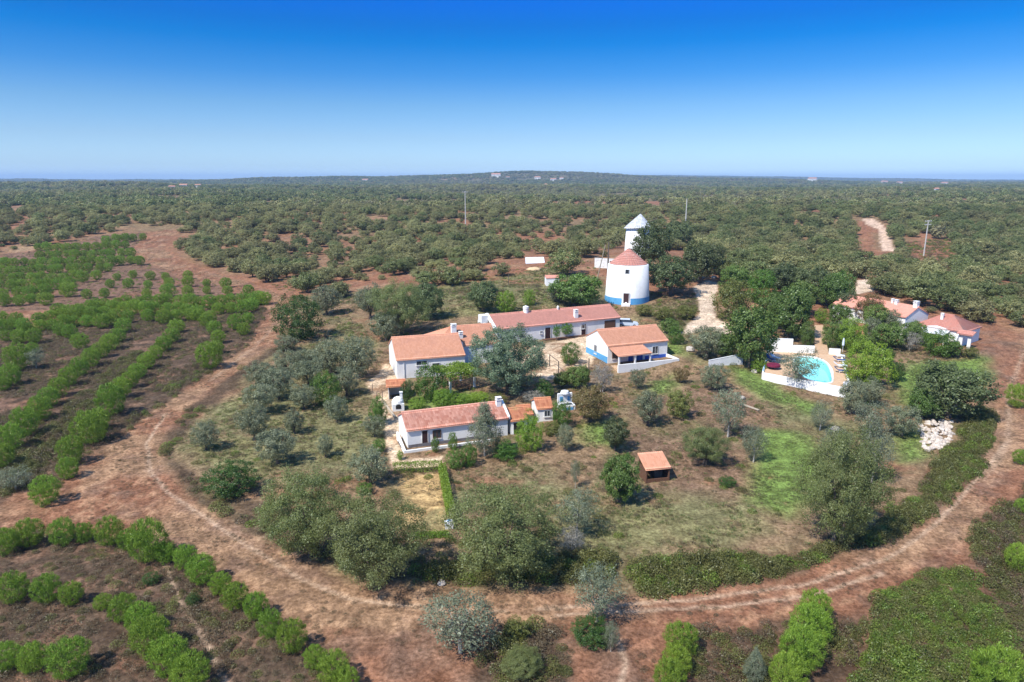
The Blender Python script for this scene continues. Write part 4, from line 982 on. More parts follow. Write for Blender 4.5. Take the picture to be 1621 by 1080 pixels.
def trunk_mesh(seed, mat, split=.25, spread=.28, h=.72, r=.035, stems=1):
    rnd = random.Random(seed); mb = MB()
    for s in range(stems):
        a = rnd.uniform(0, 6.28); bx, by = (0, 0) if stems == 1 else (.05*math.cos(a), .05*math.sin(a))
        p = Vector((bx, by, -.03)); q = Vector((bx + rnd.uniform(-.03, .03), by + rnd.uniform(-.03, .03), split))
        mb.tube(p, q, r * 1.25, r, 7)
        for i in range(5):
            a = i * 1.2566 + rnd.uniform(-.4, .4); e = Vector((spread*math.cos(a)*rnd.uniform(.6, 1.1), spread*math.sin(a)*rnd.uniform(.6, 1.1), h*rnd.uniform(.75, 1.1)))
            m = q.lerp(e, .5) + Vector((0, 0, -.03))
            mb.tube(q, m, r * .62, r * .42, 6); mb.tube(m, e, r * .42, r * .14, 5)
            for k in range(2):
                f = m + Vector((rnd.uniform(-.16, .16), rnd.uniform(-.16, .16), rnd.uniform(.05, .2))); mb.tube(m, f, r * .3, r * .1, 4)
    me = bpy.data.meshes.new('trunk'); me.from_pydata(mb.V, [], mb.F); me.update(); me.materials.append(M[mat])
    return me
PROTO = {}
def proto(kind, cnt, tr, **kw):
    PROTO[kind] = ([crown_mesh(kind + '_crown', kw.get('mat', kind), 100 * len(PROTO) + i, **{k: v for k, v in kw.items() if k != 'mat'}) for i in range(cnt)], [trunk_mesh(9 * len(PROTO) + i, **tr) for i in range(cnt)] if tr else None)
B = dict(mat='bark')
proto('olive', 4, dict(B, r=.04, split=.14), n=125, per=59, nl=13, lump=.34, z0=.05, leaf=0.0401, aspect=.42, gap=0.08, inner=.34)
proto('silver', 3, dict(mat='pale_bark', r=.026), n=120, per=42, nl=13, lump=.42, z0=.06, leaf=0.0365, aspect=.36, gap=0.16, clump_r=.10, inner=.34)
proto('wild', 3, dict(B, r=.026, stems=2, split=.12), n=330, per=152, nl=30, lump=.36, z0=.0, leaf=0.0160, aspect=.42, clump_r=.062, gap=0.10, sharp=.05, droop=.08, inner=.34)
proto('oak', 4, dict(B, r=.04, split=.16), n=180, per=63, nl=18, lump=.32, z0=.06, leaf=0.0346, aspect=.62, clump_r=.075, gap=0.05, sharp=.07, inner=.34)
proto('leafy', 4, dict(B, r=.035, split=.14), n=170, per=63, nl=16, lump=.32, z0=.03, leaf=0.0365, aspect=.62, clump_r=.075, gap=0.05, sharp=.07, inner=.34)
proto('grove', 1, dict(B, r=.03, split=.14), n=380, per=120, nl=34, lump=.30, z0=.02, leaf=0.0185, aspect=.52, clump_r=.055, sharp=.045, gap=0.04, inner=.34)
proto('bush', 3, None, n=130, per=66, nl=14, lump=.20, z0=-.08, leaf=0.0328, aspect=.62, inner=.34)
proto('dark', 2, None, n=200, per=66, nl=18, lump=.20, z0=-.10, leaf=0.0273, aspect=.6, clump_r=.07, inner=.34)
proto('lime', 2, None, n=200, per=66, nl=20, lump=.22, z0=-.08, leaf=0.0289, aspect=.5, clump_r=.07, sharp=.06, inner=.34)
proto('yellow', 2, None, n=120, per=56, nl=13, lump=.30, z0=-.06, leaf=0.0389, aspect=.55, gap=0.06, inner=.34)
proto('brown', 2, dict(B, r=.03, stems=2), n=140, per=56, nl=14, lump=.34, z0=.0, leaf=0.0337, aspect=.55, gap=0.09, inner=.34)
proto('pale', 2, dict(mat='pale_bark', r=.02, stems=2), n=110, per=42, nl=12, lump=.36, z0=.0, leaf=0.0311, aspect=.5, gap=0.12, inner=.34)
proto('column', 2, None, mat='leafy', n=150, per=66, nl=16, lump=.14, z0=.0, leaf=0.0333, aspect=.45, shape='column', inner=.34)
proto('conical', 2, dict(mat='pale_bark', r=.025), mat='silver', n=210, per=66, nl=20, lump=.28, z0=.02, leaf=0.0266, aspect=.45, clump_r=.07, shape='cone', sharp=.06, inner=.34)
proto('pine', 5, None, n=210, per=56, nl=22, lump=.12, z0=.02, leaf=.054, aspect=.2, clump_r=.075, needles=True, inner=.26, sharp=.05)
proto('wood', 5, dict(B, r=.035, split=.12), n=95, per=42, nl=12, lump=.36, z0=.02, leaf=0.0515, aspect=.6, gap=0.06, clump_r=.095, inner=.34)
proto('woodoak', 3, dict(B, r=.035, split=.12), mat='woodoak', n=110, per=45, nl=14, lump=.32, z0=.02, leaf=0.0470, aspect=.62, gap=0.04, clump_r=.09, inner=.34)
NAMES = dict(olive=('olive_tree', 'tree'), silver=('silver_tree', 'tree'), wild=('wild_tree', 'tree'), oak=('oak_tree', 'tree'), leafy=('broadleaf_tree', 'tree'), grove=('poplar_tree', 'tree'), bush=('green_bush', 'bush'), dark=('dark_bush', 'bush'), lime=('lime_shrub', 'shrub'), yellow=('yellow_shrub', 'shrub'), brown=('autumn_tree', 'tree'), pale=('flowering_shrub', 'shrub'), column=('clipped_conifer', 'conifer'), conical=('conical_tree', 'tree'), pine=('young_pine', 'pine'), wood=('woodland_tree', 'tree'), woodoak=('woodland_oak', 'tree'))
_count = {}
def plant(kind, loc, W, H, label, group=None, name=None, sink=.0):
    cm, tm = PROTO[kind]; k = _count.get(kind, 0); _count[kind] = k + 1
    nm, cat = NAMES[kind]; nm = name or nm
    rz = (k * 2.399) % 6.283; i = k % len(cm)
    loc = Vector(loc) - Vector((0, 0, sink))
    if tm is None:
        o = bpy.data.objects.new(nm, cm[i]); o.location = loc; o.rotation_euler = (0, 0, rz); o.scale = (W, W, H); link(o); return tag(o, label, cat, group)
    o = empty(nm, loc, rz, label, cat, group); o.scale = (W, W, H)
    link(bpy.data.objects.new('trunk', tm[i]), o); link(bpy.data.objects.new('crown', cm[i]), o)
    return o
def survey(cx, cy, w, h):
    """ground position, width and height of a plant from its outline in the photograph"""
    H = None; p = at(cx, cy + h * .35)
    for _ in range(4):
        s = math.hypot(p.y, CAMH - p.z) / FPX; dl = math.atan2(CAMH - p.z, p.y)
        W = w * s; hh = h * s / 2
        H = 2 * math.sqrt(max(hh * hh - (W / 2 * math.sin(dl)) ** 2, (.22 * W) ** 2)) / math.cos(dl)
        q = at(cx, cy, H / 2); p = Vector((q.x, q.y, terf(q.x, q.y)))
    return p, W, H
def T(kind, cx, base, w, h, label, group=None):
    p, W, H = survey(cx, base - h / 2, w, h); return plant(kind, p, W * .93, H * .96, label, group)
OL = 'olive trees of the smallholding'; BU = 'garden shrubs of the smallholding'
TREES = [
 ('wild', 485, 882, 140, 138, 'big grey-green wild tree left of the hedged bed, by the track'),
 ('wild', 594, 926, 152, 142, 'big spreading tree below the hedged bed, at the track edge'),
 ('wild', 796, 918, 168, 152, 'largest leafy tree in the foreground, right of the white tank'),
 ('silver', 728, 1036, 108, 102, 'airy tree with leaning pale trunk south of the track'),
 ('silver', 946, 985, 74, 88, 'tall pale tree with white trunk standing in the track'),
 ('dark', 938, 1022, 60, 46, 'dark bush at the foot of the tall pale track tree'),
 ('wild', 1335, 858, 122, 172, 'tall willow-like tree at the field edge by the east thicket'),
 ('dark', 365, 786, 80, 56, 'rounded bright-topped evergreen bush beside the west bend'),
 ('olive', 585, 768, 60, 60, 'round olive just left of the hedged garden bed'),
 ('bush', 577, 783, 26, 20, 'little bright green bush under the olive by the garden bed'),
 ('olive', 438, 736, 60, 58, 'widest olive on the west slope above the wild tree'),
 ('olive', 325, 713, 42, 46, 'westernmost olive beside the track bend'),
 ('olive', 401, 698, 48, 56, 'olive on the slope right of the westernmost one'),
 ('olive', 465, 687, 32, 38, 'small olive above the widest west slope olive'),
 ('olive', 532, 669, 36, 42, 'slim olive with clear shadow midway to the cottage'),
 ('olive', 514, 724, 26, 36, 'smallest olive alone between the cottage and the west slope'),
 ('bush', 516, 641, 46, 52, 'bright green round bush among the west olives'),
 ('olive', 480, 649, 42, 42, 'olive touching the bright green bush on its left'),
 ('olive', 547, 627, 42, 46, 'olive touching the bright green bush on its right'),
 ('olive', 413, 656, 52, 50, 'olive at the left edge of the dense west group, lower one'),
 ('olive', 440, 633, 52, 54, 'olive in the middle of the dense west group'),
 ('olive', 487, 612, 52, 46, 'olive at the top middle of the dense west group'),
 ('olive', 412, 614, 46, 42, 'olive at the left edge of the dense west group, upper one'),
 ('olive', 565, 600, 56, 68, 'tall olive nearest the beige side yard'),
 ('olive', 522, 592, 52, 56, 'olive uphill left of the side yard olive'),
 ('olive', 455, 594, 46, 42, 'olive at the upper left end of the west group'),
 ('olive', 452, 556, 36, 26, 'low grey shrubby olive just below the dark round bush'),
 ('olive', 486, 586, 44, 34, 'low olive between the upper west olives'),
 ('olive', 516, 499, 46, 48, 'olive right of the dark round bush on the hill track'),
 ('olive', 585, 505, 44, 56, 'grey olive left of the large hillside tree'),
 ('wild', 633, 530, 92, 86, 'large hillside tree behind the salmon house gable'),
 ('oak', 676, 506, 52, 58, 'oak touching the right of the large hillside tree'),
 ('olive', 610, 540, 46, 44, 'low grey olive under the large hillside tree'),
 ('dark', 470, 538, 76, 72, 'big dark round bush with pale top beside the hill track'),
 ('bush', 598, 672, 30, 46, 'green shrub at the left of the cream kerb wall'), ('olive', 592, 692, 36, 34, 'grey shrub left of the cottage path, middle of three'), ('bush', 600, 716, 22, 22, 'small green shrub left of the cottage corner'),
 ('grove', 804, 626, 118, 108, 'great grey-green tree in the middle of the farmyard'),
 ('bush', 682, 634, 54, 58, 'rich dark green round bush before the salmon house'),
 ('lime', 702, 645, 34, 30, 'light green shrub below the dark green house bush'), ('lime', 660, 650, 28, 22, 'light green shrub behind the cottage left roof'), ('lime', 730, 642, 40, 16, 'low light green hedge strip behind the cottage roof'), ('lime', 757, 638, 36, 18, 'low light green strip below the pergola'),
 ('dark', 645, 638, 22, 36, 'dark shrub between the bread oven and the round bush'), ('yellow', 788, 640, 30, 18, 'yellowish shrub under the great farmyard tree'),
 ('conical', 767, 722, 54, 84, 'silvery conical tree before the cottage front'),
 ('bush', 800, 728, 42, 32, 'dark green bush before the lean-to'),
 ('lime', 838, 714, 44, 56, 'bright lime bush right of the lean-to'), ('lime', 838, 668, 16, 22, 'small lime shrub before the tool shed'),
 ('bush', 689, 716, 13, 24, 'slim shrub before the cottage door'), ('bush', 717, 712, 15, 28, 'slim shrub before the cottage wall middle'), ('bush', 721, 742, 30, 32, 'leafy bush at the corner of the clipped hedge'), ('bush', 742, 738, 26, 36, 'leafy bush left of the silvery conical tree'), ('lime', 633, 728, 11, 15, 'tiny shrub at the cottage terrace corner'),
 ('bush', 903, 577, 32, 36, 'round green tree in the courtyard before the porch house'),
 ('bush', 861, 632, 32, 32, 'green shrub above the tiny hut'), ('leafy', 890, 614, 28, 26, 'shrub below the post and rail frame'), ('leafy', 914, 616, 42, 38, 'leafy green shrub left of the white flowering shrub'), ('pale', 953, 622, 36, 50, 'white flowering shrub at the porch house left corner'),
 ('brown', 936, 670, 60, 62, 'autumn brown tree right of the fountain'), ('bush', 889, 677, 32, 44, 'bright shrub between the tiny hut and the brown tree'), ('pale', 845, 640, 40, 24, 'pale grey shrub behind the cottage chimney'), ('yellow', 873, 690, 30, 22, 'yellowish low shrub below the tiny hut'),
 ('olive', 895, 714, 26, 42, 'slim grey olive below the brown tree'), ('oak', 974, 714, 44, 52, 'dark round tree above the wooden shelter'), ('olive', 1027, 674, 46, 58, 'round grey olive with clear stem below the porch house'),
 ('yellow', 1076, 662, 44, 46, 'yellow-green bush right of the round grey olive'), ('olive', 1009, 616, 26, 32, 'grey bush against the porch house parapet'),
 ('leafy', 982, 796, 56, 76, 'light green sapling left of the wooden shelter'), ('silver', 911, 772, 16, 42, 'slender grey sapling between the foreground trees'), ('silver', 913, 850, 66, 78, 'silvery bush right of the largest foreground tree'), ('pale', 905, 872, 42, 38, 'pale dry shrub at the foot of the silvery bush'),
 ('olive', 1132, 619, 44, 44, 'grey bush below the pale garden wall'), ('silver', 1155, 692, 56, 78, 'airy olive in the middle of the brown slope'), ('wild', 1117, 737, 72, 64, 'broad olive-green bush at the right of the wooden shelter'), ('silver', 1195, 732, 40, 58, 'silvery tree at the left edge of the bright grass'),
 ('dark', 1151, 770, 28, 16, 'low dark cushion bush on the bare patch'), ('silver', 1300, 682, 38, 48, 'silvery bush below the pool front wall'), ('olive', 1350, 656, 40, 56, 'olive at the right end of the pool wall'), ('olive', 1379, 642, 42, 44, 'olive below the lime round shrub'),
 ('silver', 1379, 694, 52, 62, 'silvery olive in the row right of the bright grass'), ('silver', 1326, 734, 50, 58, 'silvery bush above the willow-like tree'), ('silver', 1386, 764, 50, 96, 'tall silvery tree behind the willow-like tree'), ('silver', 1266, 614, 64, 62, 'airy olive standing before the pool'),
 ('lime', 1378, 612, 76, 72, 'big round lime-green shrub right of the pool'), ('brown', 1078, 606, 28, 24, 'small brownish shrub above the yellow-green bush'), ('olive', 1430, 692, 52, 50, 'round grey-green bush left of the rubble heap'), ('oak', 1506, 664, 110, 90, 'largest dark tree beside the right track'), ('leafy', 1463, 664, 42, 48, 'green shrub left of the largest dark tree'), ('dark', 1420, 603, 24, 30, 'small dark shrub right of the lime shrub'),
 ('leafy', 1190, 582, 78, 98, 'leafy green tree at the left of the pool'), ('olive', 1120, 568, 62, 52, 'grey olive right of the porch house'), ('leafy', 1152, 572, 34, 44, 'green tree between the grey olive and the leafy pool tree'), ('lime', 1203, 590, 28, 22, 'light shrub at the foot of the leafy pool tree'),
 ('bush', 1206, 480, 46, 54, 'bright green tree right of the gravel drive'), ('yellow', 1160, 508, 58, 66, 'yellowish olive tree on the drive right bank'), ('leafy', 1165, 470, 46, 50, 'light green tree above the yellowish drive tree'), ('leafy', 1252, 538, 58, 84, 'green tree behind the white pool wall'), ('lime', 1300, 512, 20, 24, 'small lime tree at the top of the paved walk'),
 ('column', 1279, 548, 20, 42, 'clipped conifer at the left of the paved walk'), ('column', 1315, 550, 26, 46, 'clipped conifer at the right of the paved walk'), ('lime', 1350, 556, 44, 54, 'light green shrub right of the paved walk'), ('leafy', 1335, 552, 26, 36, 'dull green shrub next to the right clipped conifer'),
 ('olive', 1381, 541, 28, 38, 'grey olive before the terracotta wing'), ('bush', 1431, 528, 40, 30, 'rounded green bush before the wing and villa joint'), ('leafy', 1407, 552, 50, 42, 'green shrub below the terracotta wing'), ('pale', 1443, 556, 34, 32, 'pale spiky shrub left of the villa bush'), ('bush', 1488, 564, 48, 42, 'bright round bush before the villa awning'), ('brown', 1376, 512, 42, 48, 'dry brown tree standing before the wing roof'), ('dark', 1400, 575, 30, 26, 'dark shrub above the lime shrub'), ('leafy', 1350, 500, 30, 30, 'green shrub at the far end of the wing'), ('leafy', 1330, 515, 34, 34, 'green bush between the walk and the wing'), ('leafy', 1465, 548, 24, 22, 'low green shrub under the villa wall'), ('yellow', 1535, 566, 26, 18, 'low yellowish shrub by the villa porch'),
 ('leafy', 1395, 512, 24, 22, 'green shrub against the middle of the wing wall'), ('olive', 1412, 516, 26, 24, 'grey shrub against the wing wall right of the middle'), ('dark', 1358, 498, 24, 26, 'dark shrub against the wing wall left part'), ('leafy', 1452, 536, 26, 28, 'green shrub at the corner of wing and villa'), ('olive', 1340, 535, 30, 30, 'grey olive right of the clipped conifers'), ('leafy', 1368, 560, 30, 30, 'green shrub above the lime shrub, left one'), ('leafy', 1225, 520, 50, 56, 'dark green tree right of the leafy pool tree'), ('oak', 1290, 480, 56, 60, 'dark tree above the small lime tree'), ('leafy', 1330, 480, 44, 52, 'yellowish green tree left of the wing far end'), ('oak', 1240, 470, 52, 54, 'dark oak right of the bright drive tree'),
 ('leafy', 1386, 522, 38, 40, 'taller green shrub hiding the wing wall middle'), ('olive', 1409, 526, 36, 36, 'taller grey shrub hiding the wing wall right half'), ('oak', 1342, 502, 34, 42, 'dark tree hiding the far end of the wing'), ('leafy', 1448, 545, 34, 34, 'green tree hiding the wing and villa joint'), ('leafy', 1508, 566, 26, 26, 'green shrub left of the villa porch pier'), ('leafy', 1320, 490, 44, 56, 'green tree above the right clipped conifer'), ('leafy', 1270, 500, 46, 56, 'green tree above the left clipped conifer'),
 ('oak', 766, 494, 48, 50, 'dark tree behind the long house roof left end'), ('lime', 800, 494, 34, 34, 'light green shrub behind the long house roof'), ('lime', 838, 484, 20, 26, 'small light shrub on the slope behind the long house'), ('leafy', 910, 486, 76, 52, 'broad green bush behind the long house, left of the mill'), ('olive', 880, 478, 28, 28, 'grey bush in front of the small white slope hut'),
 ('oak', 1031, 428, 62, 76, 'dark oak hugging the right of the rear mill'), ('oak', 1063, 468, 74, 64, 'broad oak right of the tiled windmill'), ('oak', 1073, 402, 60, 60, 'oak above the broad one by the mill'), ('oak', 1110, 448, 64, 66, 'oak at the head of the gravel drive'), ('woodoak', 893, 436, 54, 44, 'dark bush on the slope above the small white hut'), ('wood', 925, 408, 40, 30, 'green bush left of the ruined white wall'),
 ('yellow', 1085, 505, 34, 22, 'yellow-green scrub left of the gravel drive'), ('yellow', 1050, 508, 36, 22, 'yellow-green scrub behind the porch house roof'), ('yellow', 1020, 500, 30, 18, 'yellow-green scrub below the windmill steps'), ('bush', 1070, 545, 26, 30, 'green shrub at the porch house right gable'), ('leafy', 1060, 528, 30, 24, 'green scrub behind the porch house right end'),
 ('wild', 825, 1068, 60, 40, 'olive-brown bush at the lower edge left of the small rut'), ('yellow', 818, 1012, 34, 34, 'yellowish bush right of the leaning tree'), ('conical', 1195, 1078, 30, 48, 'grey-blue sapling in the heath at the lower edge'), ('silver', 968, 1030, 24, 44, 'grey sapling right of the dark bush on the track'), ('silver', 22, 778, 50, 40, 'grey shrub at the left edge among the pine rows'), ('silver', 55, 585, 30, 34, 'grey shrub between the left pine rows'), ('dark', 240, 925, 26, 20, 'dark cushion on the brown ground below the pine row'), ('dark', 305, 958, 20, 18, 'dark cushion right of the other below the pine row'), ('heathbush', 0, 0, 0, 0, ''),
]
for t in TREES:
    if t[0] in PROTO: T(*t, group=None)
# standard trees and clipped hedges
def standard(u, v, w, h, vt, label):
    p = at(u, v); s = p.y / FPX; o = empty('standard_tree', p, 0, label, 'tree'); W = w * s; H = h * s; tot = (v - vt) * s
    c = link(bpy.data.objects.new('crown', PROTO['bush'][0][0]), o); c.location = (0, 0, tot - H); c.scale = (W, W, H)
    MB().tube((0, 0, -.1), (0, 0, tot - H * .7), .06, .05).build('trunk', M['bark'], o)
standard(881, 539, 12, 20, 513, 'slim clipped standard tree at the long house left door'); standard(897.5, 535, 19, 18, 511, 'ball clipped standard tree between the long house doors')
def hedge(a, b, w, h, label):
    a, b = at(*a), at(*b); L = (b - a).length; n = max(2, int(L / .55)); rs = np.random.default_rng(int(L * 100))
    o = empty('clipped_hedge', a, math.atan2(b.y - a.y, b.x - a.x), label, 'hedge')
    Vs, Fs, vs_ = [], [], []; N = int(L * 520)
    P = np.stack([rs.uniform(0, L, N), rs.uniform(-w/2, w/2, N), rs.uniform(0, h, N)], 1)
    f = rs.integers(0, 3, N); P[f == 0, 2] = h + rs.normal(size=(f == 0).sum()) * .07; s_ = np.sign(rs.normal(size=(f == 1).sum())); P[f == 1, 1] = s_ * (w/2 + rs.normal(size=len(s_)) * .05)
    V, F, v = leaves(P, rs.normal(size=(N, 3)), rs.normal(size=(N, 3)) + np.array([0, 0, .7]), .13 * rs.uniform(.6, 1.3, N), .08, .5 + rs.uniform(-.4, .4, N))
    link(bpy.data.objects.new('foliage', mesh_np('hedge', V, F, LEAF['lime'], {'v': ('POINT', 'FLOAT', v)})), o)
hedge((622, 748), (700, 744), .75, 1.0, 'clipped green hedge along the top of the tan garden bed'); hedge((700, 746), (714, 822), .7, .9, 'clipped green hedge along the right side of the tan garden bed'); hedge((650, 852), (712, 850), .5, .4, 'low ragged hedge at the bottom of the tan garden bed')
# vine on the pergola
o, L, Dp = PERGOLA; rs = np.random.default_rng(3); N = 5200
P = np.stack([rs.uniform(-.7, L + .9, N), rs.uniform(-.8, Dp + .9, N), 2.72 + rs.normal(size=N) * .14], 1); P[:, 2] += (vnoise(P[:, 0], P[:, 1], .9, 5) - .4) * .7; k = rs.random(N) < .16; P[k, 1] = rs.uniform(-.9, -.3, k.sum()); P[k, 2] = rs.uniform(1.9, 2.7, k.sum())
V, F, v = leaves(P, rs.normal(size=(N, 3)), rs.normal(size=(N, 3)) * .6 + np.array([0, -.2, 1]), .2 * rs.uniform(.6, 1.3, N), .16, .5 + rs.uniform(-.45, .45, N))
link(bpy.data.objects.new('vine', mesh_np('vine', V, F, LEAF['lime'], {'v': ('POINT', 'FLOAT', v)})), o)

# ------------------------------------------------------------------ plantation of young pines, row by row
ORD = ['first', 'second', 'third', 'fourth', 'fifth', 'sixth', 'seventh', 'eighth', 'ninth', 'tenth', 'eleventh', 'twelfth', 'thirteenth', 'fourteenth', 'fifteenth', 'sixteenth', 'seventeenth', 'eighteenth', 'nineteenth', 'twentieth', 'twenty-first', 'twenty-second', 'twenty-third', 'twenty-fourth', 'twenty-fifth', 'twenty-sixth', 'twenty-seventh', 'twenty-eighth', 'twenty-ninth', 'thirtieth']
prnd = random.Random(11)
def pine_row(pts, desc):
    for i, (cx, cy, w) in enumerate(pts):
        w = w * (1.18 if w < 24 else .88 if w < 40 and cy < 800 else 1.0)
        p, W, H = survey(cx, cy, w, w * .98)
        plant('pine', p, W * prnd.uniform(.80, .90), (max(H, W * .86) if w > 30 else W * .84) * prnd.uniform(.92, 1.06), '%s young pine %s' % (ORD[i % 30], desc), 'young pines of the plantation', sink=.05)
def along(pl, w0, w1, step):
    """evenly spaced centres along a polyline, with a little unevenness"""
    out = []; P = [Vector(p) for p in pl]; Ls = [(b - a).length for a, b in zip(P[:-1], P[1:])]; tot = sum(Ls); n = max(2, int(tot / step) + 1)
    for i in range(n):
        d = tot * i / (n - 1); a = d
        for j, l in enumerate(Ls):
            if a <= l or j == len(Ls) - 1: q = P[j].lerp(P[j+1], min(1, a / l)); break
            a -= l
        out.append((q.x + prnd.uniform(-.18, .18) * step, q.y + prnd.uniform(-.09, .09) * step, (w0 + (w1 - w0) * i / (n - 1)) * prnd.uniform(.84, 1.16)))
    return out
pine_row([(8,857,42),(45,843,45),(98,842,42),(132,843,32),(172,842,45),(201,853,34),(233,857,66),(262,873,36),(293,883,36),(318,902,46),(348,922,38),(372,942,44),(405,958,42),(427,987,42),(462,1008,48),(497,1040,36),(527,1057,50),(548,1076,40)], 'from the left in the near row along the track')
pine_row([(20,932,44),(73,932,44),(112,938,38),(162,950,30),(195,963,44),(222,978,46),(238,1008,58),(267,1035,64),(300,1064,56)], 'from the left in the second near row')
pine_row([(8,1040,42),(50,1042,44),(107,1040,60)], 'from the left in the bottom left corner row')
pine_row([(1292,958,52),(1283,990,60),(1270,1027,70),(1248,1063,60)], 'from the track in the row right of the lower heath')
pine_row([(1078,1010,52),(1072,1045,46),(1060,1072,52)], 'from the track in the short row left of the lower heath')
pine_row([(1583,1072,84)], 'alone at the lower right corner'); pine_row([(1614,882,44)], 'alone at the right edge beyond the track'); pine_row([(1612,626,40)], 'alone at the right edge near the bend'); pine_row([(1618,722,30), (1619, 800, 26)], 'down the right edge between the bends')
pine_row([(2,722,40),(14,692,44),(38,670,46),(62,645,42),(76,628,38),(92,612,38),(108,596,36),(125,581,36),(143,566,36),(158,552,34),(173,540,34),(186,528,32),(194,514,30)], 'from the lower left in the long curved row')
pine_row([(70,775,50),(107,742,38),(112,714,44),(142,676,54),(154,664,40),(174,634,50),(192,614,38),(205,600,34),(217,585,34),(231,570,34),(244,556,32),(258,543,32),(271,529,32),(279,514,30)], 'from the lower left in the row nearest the track')
pine_row([(330,562,46),(341,547,32),(345,531,30),(339,516,30),(326,506,28),(312,497,26)], 'from the near end of the short hooked row')
pine_row([(27,565,44),(50,549,26),(53,531,32),(15,594,38),(4,606,30)], 'in the cluster at the left edge'); pine_row([(126,538,34),(110,524,22),(95,520,22)], 'in the trio between the curved rows'); pine_row([(30,531,30),(9,530,24),(40,518,24)], 'in the trio at the left end of the belt')
pine_row([(373,508,34),(385,520,26),(392,503,24)], 'in the trio beside the hill track')
pine_row(along([(0,512),(70,514),(110,507),(178,504)], 26, 26, 19), 'from the left in the front row of the belt')
pine_row(along([(0,499),(28,503)], 22, 22, 20), 'at the left end of the second belt row'); pine_row(along([(62,502),(100,497),(160,493),(200,499)], 24, 24, 17), 'from the left in the second belt row')
pine_row(along([(90,490),(170,483),(250,486),(310,489),(330,500)], 22, 26, 17), 'from the left in the third belt row')
pine_row(along([(150,480),(260,474),(340,477),(400,470)], 18, 24, 16), 'from the left in the fourth belt row')
pine_row(along([(236,500),(275,500),(300,494)], 26, 24, 17), 'between the belt and the row nearest the track'); pine_row(along([(345,488),(380,486),(404,478),(416,470)], 24, 26, 15), 'at the right end of the belt')
pine_row([(137,464,15),(165,463,15),(232,463,14),(265,458,21),(297,460,17),(327,458,13),(360,458,16),(393,458,17),(408,467,25)], 'from the left in the sparse line above the belt')
pine_row([(107,457,23),(174,448,14),(203,447,16),(234,450,13),(268,446,15),(297,445,17),(327,447,13),(357,446,17)], 'from the left in the upper sparse line'); pine_row([(185,437,12),(210,433,13),(238,435,15),(297,434,14),(262,437,12)], 'from the left in the top sparse line')
for y_, xa, xb, w_, nm in ((376,168,226,13,'uppermost'), (389,62,198,14,'second'), (401,62,205,14,'third'), (413,8,220,15,'fourth'), (425,0,172,15,'fifth'), (437,0,150,17,'sixth'), (449,0,112,19,'seventh'), (461,2,74,20,'eighth'), (472,6,72,19,'lowest')):
    pine_row(along([(xa, y_ + 2), (xb, y_ - 2)], w_, w_, w_ * .98), 'from the left in the %s row of the far block' % nm)
# ------------------------------------------------------------------ woodland: the nearest trees one by one, the rest as one mass
WOODFRONT = toxy([(-140,412),(60,394),(150,372),(240,362),(290,358),(276,374),(262,392),(290,408),(335,424),(405,445),(455,464),(530,478),(600,466),(650,457),(740,452),(800,440),(850,420),(905,410),(960,414),(1000,402),(1040,395),(1100,425),(1140,446),(1190,460),(1250,470),(1320,466),(1345,446),(1400,474),(1440,490),(1500,504),(1560,526),(1640,520),(1760,520)])
WOODPOLY = WOODFRONT + [(9000, 9000), (-9000, 9000)]
rs = np.random.default_rng(42)
CLEARINGS = [toxy([(1350,345),(1390,345),(1412,362),(1426,420),(1390,428),(1358,422)]), toxy([(1428,385),(1500,378),(1525,425),(1445,432)]), toxy([(1345,440),(1392,440),(1395,480),(1340,480)])]
def scatter(y0, y1, sp, fov=.92):
    n = int((y1 * fov * 2 + 60) / sp); m = int((y1 - y0) / sp)
    gx, gy = np.meshgrid(np.linspace(-y1 * fov - 20, y1 * fov + 20, n), np.linspace(y0, y1, m))
    x = gx.ravel() + rs.uniform(-.55, .55, gx.size) * sp; y = gy.ravel() + rs.uniform(-.55, .55, gx.size) * sp
    k = np.abs(x) < y * fov + 14
    return x[k], y[k]
def keep(x, y, gap=.34, margin=1.6):
    k = np.ones(len(x), bool)
    near = y < 900
    xn, yn = x[near], y[near]
    kk = sdist(xn, yn, WOODPOLY) < -1.0
    for p in [TRACK, DRIVE, LANE, GWALK]: kk &= sdist(xn, yn, p) > margin
    for p in BARE_FAR: kk &= (sdist(xn, yn, p) > -.5) | (rs.random(len(xn)) < .22)
    for p in CLEARINGS: kk &= sdist(xn, yn, p) > 0
    for p in PLANT: kk &= sdist(xn, yn, p) > 2.0
    for cx, cy, r in ((c1.x, c1.y, 8), (c2.x, c2.y, 6.5), (27, 178, 7), (10, 160, 5), (71, 127, 11), (78, 118, 10), (at(1462, 406).x, at(1462, 406).y, 5), (at(841, 414).x, at(841, 414).y, 10), (at(737, 355).x, at(737, 355).y, 6), (at(1085, 359).x, at(1085, 359).y, 6)):
        kk &= np.hypot(xn - cx, yn - cy) > r
    # clear sight of the concrete poles and the lane from the drone: glades in front of them
    k[near] = kk
    g = np.where(y < 470, fbm(x, y, 15, 77, 3), fbm(x, y, 45, 78, 3))
    k &= g > gap
    return k
xa, ya = scatter(120, 470, 5.3); k = keep(xa, ya, .395 - .09 * sst(.15, .45, xa / ya)); xa, ya = xa[k], ya[k]
ZONES = [(120, 'at the left picture edge'), (240, 'above the left plantation'), (350, 'right of the far red track'), (450, 'above the hill track'), (560, 'uphill of the dark round bush'), (680, 'above the large hillside tree'), (790, 'below the left concrete pole'), (900, 'above the small slope hut'), (1020, 'behind the mills'), (1130, 'right of the rear mill'), (1240, 'above the gravel drive'), (1350, 'left of the gravel lane'), (1440, 'around the gravel walk'), (1530, 'behind the terracotta wing'), (9999, 'behind the villa')]
def zone(u):
    return next(n for l, n in ZONES if u < l)
def pxu(x, y, z): 
    f = y * CP - (z - CAMH) * SP; return CX + FPX * x / f
